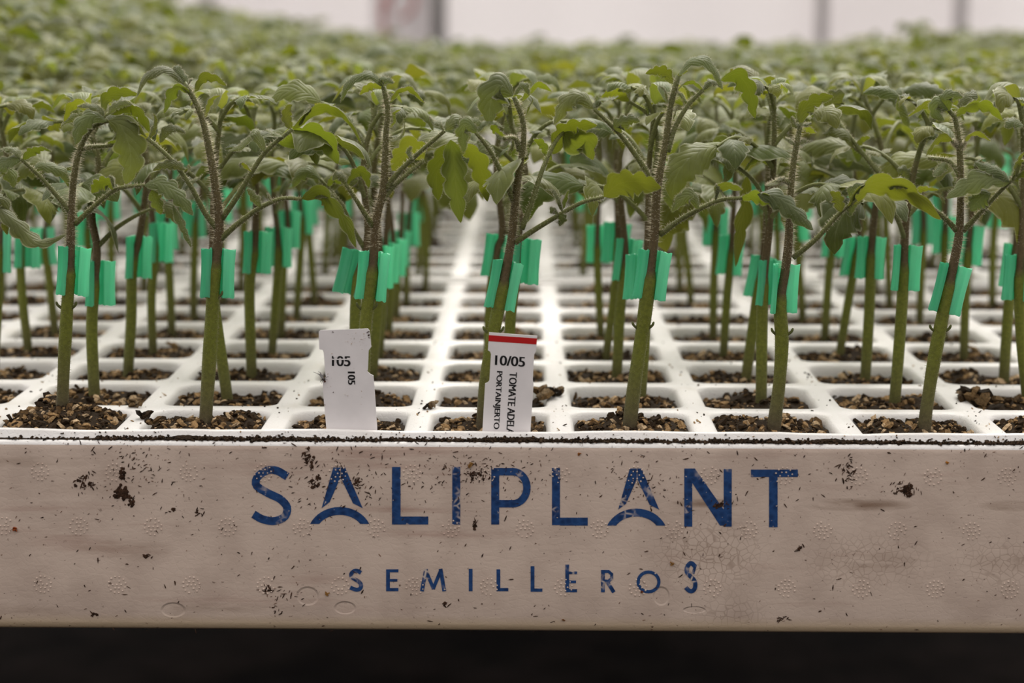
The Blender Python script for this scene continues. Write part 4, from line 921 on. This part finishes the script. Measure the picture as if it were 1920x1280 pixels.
# --- the rest of the front tray: base pixel, stem pixels up to the clip, row, column, clip (x, y, lean degrees, turn)
TR = [
 # row 2
 (177, 742, [(172, 620), (176, 540), (182, 465), (172, 400)], 1, -3, (184, 531, 2, 28)), (427, 754, [(408, 620), (399, 540), (400, 430)], 1, -2, None), (668, 757, [(666, 600), (672, 520), (690, 440)], 1, -1, (664, 512, 14, -8)),
 (950, 757, [(957, 600), (966, 520), (972, 440)], 1, 0, (981, 490, 4, 24)), (1200, 762, [(1208, 640), (1212, 520), (1215, 440)], 1, 1, (1200, 520, 3, -20)), (1427, 762, [(1429, 600), (1432, 520), (1441, 440)], 1, 2, (1441, 530, 3, 10)),
 (1677, 763, [(1685, 660), (1692, 560), (1696, 460), (1701, 390), (1722, 290), (1752, 222)], 1, 3, (1694, 502, 2, 3)), (1928, 765, [(1916, 640), (1912, 540), (1916, 440)], 1, 4, (1911, 521, 2, -20)), (-70, 745, [(-75, 560), (-70, 460)], 1, -4, (-72, 500, 3, 10)),
 # row 3
 (240, 706, [(246, 600), (248, 500), (262, 440)], 2, -3, (258, 482, 3, 18)), (472, 709, [(468, 540), (478, 450)], 2, -2, (480, 473, 3, 16)), (697, 714, [(708, 580), (712, 480)], 2, -1, (712, 500, 2, 0)), (915, 715, [(920, 560), (932, 470), (942, 430)], 2, 0, (933, 480, 8, 2)),
 (1156, 718, [(1163, 580), (1172, 480)], 2, 1, (1173, 487, 6, 4)), (1398, 720, [(1415, 590), (1428, 500), (1436, 430)], 2, 2, (1428, 520, 10, -14)), (1622, 720, [(1630, 580), (1634, 470), (1640, 400)], 2, 3, (1630, 483, 2, -6)), (1882, 718, [(1890, 590), (1900, 500), (1908, 440)], 2, 4, (1890, 497, 5, 24)),
 (-12, 700, [(-5, 560), (2, 450)], 2, -4, (-2, 470, 3, 0)),
 # row 4
 (53, 657, [(42, 560), (38, 470), (45, 420)], 3, -4, (50, 465, 3, 20)), (287, 660, [(284, 560), (290, 460)], 3, -3, (300, 455, 3, 22)), (510, 667, [(517, 560), (522, 460)], 3, -2, (524, 463, 2, 0)), (712, 672, [(717, 560), (722, 470)], 3, -1, (724, 492, 4, 10)),
 (1136, 675, [(1150, 560), (1158, 460)], 3, 1, (1155, 455, 5, 0)), (1356, 675, [(1363, 560), (1372, 460)], 3, 2, (1368, 478, 4, 0)), (1573, 676, [(1588, 580), (1602, 500), (1612, 420)], 3, 3, (1594, 481, 8, 16)), (1807, 676, [(1810, 560), (1816, 460)], 3, 4, (1815, 460, 2, 0)), (2040, 678, [(2040, 560), (2045, 450)], 3, 5, (2042, 480, 2, 0)),
 # row 5
 (103, 620, [(92, 520), (85, 450)], 4, -4, (82, 462, -4, 10)), (322, 622, [(318, 520), (312, 440)], 4, -3, (312, 432, 0, 0)), (527, 628, [(532, 500), (540, 430)], 4, -2, (540, 430, 3, 10)), (728, 634, [(733, 540), (738, 460)], 4, -1, (737, 482, 3, 14)),
 (1127, 638, [(1122, 540), (1120, 440)], 4, 1, (1121, 457, 0, 0)), (1337, 641, [(1338, 540), (1342, 440)], 4, 2, (1340, 425, 0, 0)), (1546, 641, [(1552, 540), (1560, 440)], 4, 3, (1563, 447, 2, 0)), (1770, 642, [(1768, 540), (1772, 440)], 4, 4, (1770, 440, 0, 0)), (-60, 615, [(-70, 440)], 4, -5, (-68, 450, 0, 0)),
 # row 6
 (172, 585, [(165, 440)], 5, -4, (165, 430, 0, 0)), (363, 592, [(364, 500), (368, 420)], 5, -3, (366, 412, 0, 0)), (556, 598, [(562, 500), (566, 420)], 5, -2, (567, 405, 2, 0)), (742, 600, [(746, 520), (752, 440)], 5, -1, (750, 465, 4, 0)), (1296, 578, [(1290, 500), (1282, 430)], 6, 2, None),
 (1505, 606, [(1498, 500), (1490, 430)], 5, 3, (1492, 420, -3, 0)), (1724, 607, [(1728, 500), (1732, 420)], 5, 4, (1730, 425, 0, 0)), (1925, 607, [(1922, 430)], 5, 5, (1922, 440, 0, 10)), (5, 560, [(2, 430)], 6, -5, (0, 440, 0, 0)),
 # rows 7 and 8
 (212, 556, [(208, 420)], 6, -4, (207, 380, 0, 0)), (418, 560, [(416, 420)], 6, -3, (415, 385, 0, 0)), (590, 559, [(583, 480), (578, 400)], 6, -2, (575, 390, -2, 0)), (762, 572, [(763, 480), (768, 400)], 6, -1, (767, 430, 0, 0)), (1460, 578, [(1456, 400)], 6, 3, (1455, 400, 0, 0)), (1668, 580, [(1664, 470), (1660, 400)], 6, 4, None), (1860, 580, [(1862, 470), (1866, 400)], 6, 5, (1866, 395, 0, 0)),
 (90, 530, [(92, 400)], 7, -5, (90, 370, 0, 0)), (270, 533, [(272, 400)], 7, -4, (272, 372, 0, 0)), (452, 536, [(455, 400)], 7, -3, None), (640, 538, [(642, 400)], 7, -2, (640, 375, 0, 0)), (798, 543, [(800, 420)], 7, -1, None), (1275, 545, [(1270, 420)], 7, 2, (1270, 350, 0, 0)), (1500, 548, [(1502, 400)], 7, 3, (1502, 380, 0, 0)), (1640, 550, [(1645, 400)], 7, 4, (1645, 375, 0, 0)), (1815, 550, [(1818, 400)], 7, 5, None),
]
HT = [None, 172, 168, 160, 152, 146, 140, 135]      # pixel height of the tips, row by row
for q, (bx, by, st, row, c, cl_) in enumerate(TR):
    rng = random.Random(500 + q + (40 if c == 0 else 0)); Y = CY[row]
    b0 = unproj(bx, by, Y); b0[2] = max(min(b0[2], -.001), -.004)
    pts = [b0 + np.array([0, 0, -.012]), b0] + [unproj(x, y, Y) for x, y in st]
    lx = st[-1][0]; top_y = HT[row] + rng.uniform(-10, 38)
    if st[-1][1] > 300: pts.append(unproj(lx + rng.uniform(-14, 14), (st[-1][1] + top_y) / 2, Y + rng.uniform(-.004, .004))); pts.append(unproj(lx + rng.uniform(-26, 26), top_y + 12, Y + rng.uniform(-.006, .006)))
    C = spline(pts, 30); org = b0.copy(); Cl = C - org
    gz = (unproj(cl_[0], cl_[1], Y)[2] if cl_ else b0[2] + .052) - org[2]
    root = empty('tomato_seedling', tuple(org)); rw, k = where(row, c)
    near = row <= 2
    for name, m_, mats in seedling_parts(rng, Cl, gz, 1.0, 1.0 if near else .7, .0021 if near else .0019, 260 if row == 1 else (120 if row == 2 else 0), 6, .029):
        m_.build(name, mats, root)
    if (row, c) in EX: add_leaves(root, org, Y, EX[(row, c)], .0021, 500, rng)
    tag(root, 'tomato seedling in the %s cell %s' % (rw, k), 'tomato seedling', 'tomato seedlings of the front tray')
    if cl_:
        place_clip(unproj(cl_[0], cl_[1], Y), R(cl_[2]), 0, R(cl_[3] + rng.uniform(-6, 6)), 'green grafting clip on the %s seedling %s' % (rw, k), 'grafting clips in the front tray', q)

# --- seedlings of the trays behind
def variant(seed, h, lod, leaf_n=6, size=.030):
    rng = random.Random(seed); lx, ly = rng.uniform(-.012, .012), rng.uniform(-.010, .010)
    C = spline([(0, 0, -.012), (0, 0, 0), (lx * .2, ly * .2, .03), (lx * .5, ly * .5, .06), (lx * .7, ly, h * .8), (lx * 1.2, ly * 1.1, h)], 18)
    return C, seedling_parts(rng, C, .052, 1.05, lod, .0019, 0, leaf_n, size)
vs_mid = []
for s in range(8):
    C, parts = variant(2000 + s, .118, .55)
    vs_mid.append((C, [(n_, m_.data(n_, mats)) for n_, m_, mats in parts]))
vs_far = []
for s in range(6):
    C, parts = variant(3000 + s, .118, .42, 5, .032)
    allm = MB()
    for n_, m_, mats in parts:
        base = 0 if 'stem' in n_ else 0
        n0 = len(allm.mi); allm.add(np.concatenate(m_.v), m_.f, np.concatenate(m_.c), np.concatenate(m_.uv)); allm.mi[n0:] = [x if n_ != 'stem' else 0 for x in m_.mi]
    vs_far.append(allm)
far_me = [m_.data('tomato_seedling', [M_stem, M_leaf, M_hair]) for m_ in vs_far]
def field_scale(x, y):
    k = min(max((-x - .06) / .46, 0), 1); k = k * k * (3 - 2 * k)
    kr = min(max((x - .40) / .2, 0), 1)
    return (.113 + .050 * k + .012 * kr) / .118 * rr.uniform(.90, 1.07)
rr = random.Random(11); stuff = MB(); cand = []
for (tx, ty, ox, oy) in TRAYS:
    for i in range(COLS):
        for j in range(ROWS):
            x, y = ox + X0 + i * P + rr.uniform(-.005, .005), oy + CY[j] + rr.uniform(-.005, .005)
            px = proj((x, y, .05))[0]
            if not (-110 < px < 2030): continue
            if ty == 1 and tx == 0 and j < 4 and abs(x) < .03: continue       # the clear lane seen in the middle
            if rr.random() < (.12 if ty == 1 else .03): continue
            cand.append((y, x, tx, ty, j, i))
cand.sort()
nind = 0
for (y, x, tx, ty, j, i) in cand:
    s_ = field_scale(x, y); rz = rr.uniform(0, 6.283); k = rr.randrange(8)
    if ty == 1:
        root = bpy.data.objects.new('tomato_seedling', None); COL.objects.link(root); root.location = (x, y, -.003); root.rotation_euler = (0, 0, rz); root.scale = (s_,) * 3
        for n_, me in vs_mid[k][1]:
            o = bpy.data.objects.new(n_, me); COL.objects.link(o); o.parent = root
        wh = {0: 'straight behind the lettered tray', -1: 'left-hand', 1: 'right-hand'}[tx]
        tag(root, 'blurred tomato seedling in the %s, %s' % where2(ty, j, tx, i), 'tomato seedling', 'tomato seedlings in the second row of trays'); nind += 1
        if rr.random() < .8:
            C = vs_mid[k][0]; ii = int(np.argmin(abs(C[:, 2] - .052))); pc = C[ii] * s_; ca, sa = math.cos(rz), math.sin(rz)
            d = unit(C[ii + 1] - C[ii - 1]); dx = ca * d[0] - sa * d[1]; dy = sa * d[0] + ca * d[1]
            place_clip((x + ca * pc[0] - sa * pc[1], y + sa * pc[0] + ca * pc[1], -.003 + pc[2] + rr.uniform(-.003, .003)), math.atan2(dx, d[2]), -math.atan2(dy, d[2]), rr.uniform(-.6, .6), 'blurred green grafting clip in %s, %s' % where2(ty, j, tx, i), 'grafting clips in the second row of trays', k)
    elif nind + 75 < 296:
        o = bpy.data.objects.new('tomato_seedling', far_me[k % 6]); COL.objects.link(o); o.location = (x, y, -.003); o.rotation_euler = (0, 0, rz); o.scale = (s_,) * 3
        tag(o, 'blurred tomato seedling in the %s, %s' % where2(ty, j, tx, i), 'tomato seedling', 'tomato seedlings in the third row of trays'); nind += 1
    else:
        src = vs_far[k % 6]; V = np.concatenate(src.v) * s_; ca, sa = math.cos(rz), math.sin(rz)
        V = np.stack([ca * V[:, 0] - sa * V[:, 1] + x, sa * V[:, 0] + ca * V[:, 1] + y, V[:, 2] - .003], 1)
        n0 = len(stuff.mi); stuff.add(V, src.f, np.concatenate(src.c), np.concatenate(src.uv)); stuff.mi[n0:] = src.mi
tag(stuff.build('distant_seedlings', [M_stem, M_leaf, M_hair]), 'mass of soft green tomato seedlings farthest back before the pale wall', 'seedlings', None, 'stuff')
# one taller plant standing out of the far rows on the right
C, parts = variant(4003, .143, .8, 6, .046)
root = empty('tomato_seedling', (.40, 1.31, -.003))
for n_, m_, mats in parts: m_.build(n_, mats, root)
tag(root, 'taller blurred tomato plant sticking up above the far rows at the right', 'tomato seedling')

# ------------------------------------------------------------------ bench, floor, wall
TOT = 3 * (TD + .003) + TD
def box(mb, x0, x1, y0, y1, z0, z1, col=(.5, .5, .5)):
    mb.add([(x0, y0, z0), (x1, y0, z0), (x1, y1, z0), (x0, y1, z0), (x0, y0, z1), (x1, y0, z1), (x1, y1, z1), (x0, y1, z1)],
           [(0, 3, 2, 1), (4, 5, 6, 7), (0, 1, 5, 4), (1, 2, 6, 5), (2, 3, 7, 6), (3, 0, 4, 7)], col)
bench = empty('bench', (0, .9, -FLR)); tag(bench, 'dark steel bench in the shadow under the seedling trays', 'bench')
def bpart(name, *a):
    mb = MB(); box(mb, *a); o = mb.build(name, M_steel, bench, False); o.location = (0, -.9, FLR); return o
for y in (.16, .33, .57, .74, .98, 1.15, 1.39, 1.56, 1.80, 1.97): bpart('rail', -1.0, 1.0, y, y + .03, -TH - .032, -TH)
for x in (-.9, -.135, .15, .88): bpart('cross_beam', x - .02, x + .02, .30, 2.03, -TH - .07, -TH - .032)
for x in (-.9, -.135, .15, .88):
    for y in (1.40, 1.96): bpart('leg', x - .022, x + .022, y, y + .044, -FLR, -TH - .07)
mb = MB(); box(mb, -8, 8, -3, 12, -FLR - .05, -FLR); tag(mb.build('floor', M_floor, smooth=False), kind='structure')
m, t = newmat('pale_film'); g = N(t); o = g.obj()
st = g.noise(g.scalev(o, (1.1, 1, .05)), 1.0, 3)
c = g.mix(g.ramp(st, .3, .7), (.89, .865, .87), (.95, .93, .935)); b = g.bsdf(c, .6, .2); tr = g.n('BsdfTranslucent'); g.put(tr.inputs[0], c)
g.out(g.mixsh(.5, b.outputs[0], tr.outputs[0])); M_film = m
YW = 7.4
mb = MB(); box(mb, -5, 5, YW, YW + .01, -FLR, 3.0); tag(mb.build('wall_back', M_film, smooth=False), kind='structure')
def wx(px): return unproj(px, 30, YW - .1)[0]
for (px, w_, lab, c_) in ((390, .045, 'faint upright post before the pale wall, leftmost', 0), (822, .062, 'dark upright post before the pale wall, the widest and darkest', 0), (1543, .045, 'upright post before the pale wall, right of the middle', 0), (1803, .045, 'rightmost upright post before the pale wall', 0)):
    x = wx(px); mb = MB(); box(mb, x - w_ / 2, x + w_ / 2, YW - .1, YW - .05, -FLR, 3.0)
    tag(mb.build('greenhouse_post', M_post if px == 822 else simple('pale_post', (.52, .48, .48), .5), smooth=False), lab, 'post', 'upright posts before the pale wall')
notice = empty('wall_notice', (wx(755), YW - .02, .5)); tag(notice, 'white sheet with blurred red marks hanging on the pale back wall', 'notice')
mb = MB(); box(mb, -.13, .13, -.004, 0, -.22, .25); mb.build('sheet', M_film, notice, False)
M_pink = simple('faded_red_print', (.62, .30, .29), .6)
for pts in ([(-.075, .03), (-.085, -.04), (-.07, -.12), (-.05, -.19)], [(-.045, .06), (-.06, .02), (-.05, -.02)], [(.02, .1), (.055, .02), (.03, -.04), (-.01, -.06)], [(.05, .12), (.035, .06)]):
    mb = MB(); C = spline([(a, -.006, b + 0.16) for a, b in pts], 10); tube(mb, C, .011, 6, (.6, .3, .3)); mb.build('print', M_pink, notice)
# the sheet is placed so its marks stand just above the far seedlings
p_ = unproj(755, 35, YW); notice.location = (p_[0], YW - .02, p_[2] - .1)
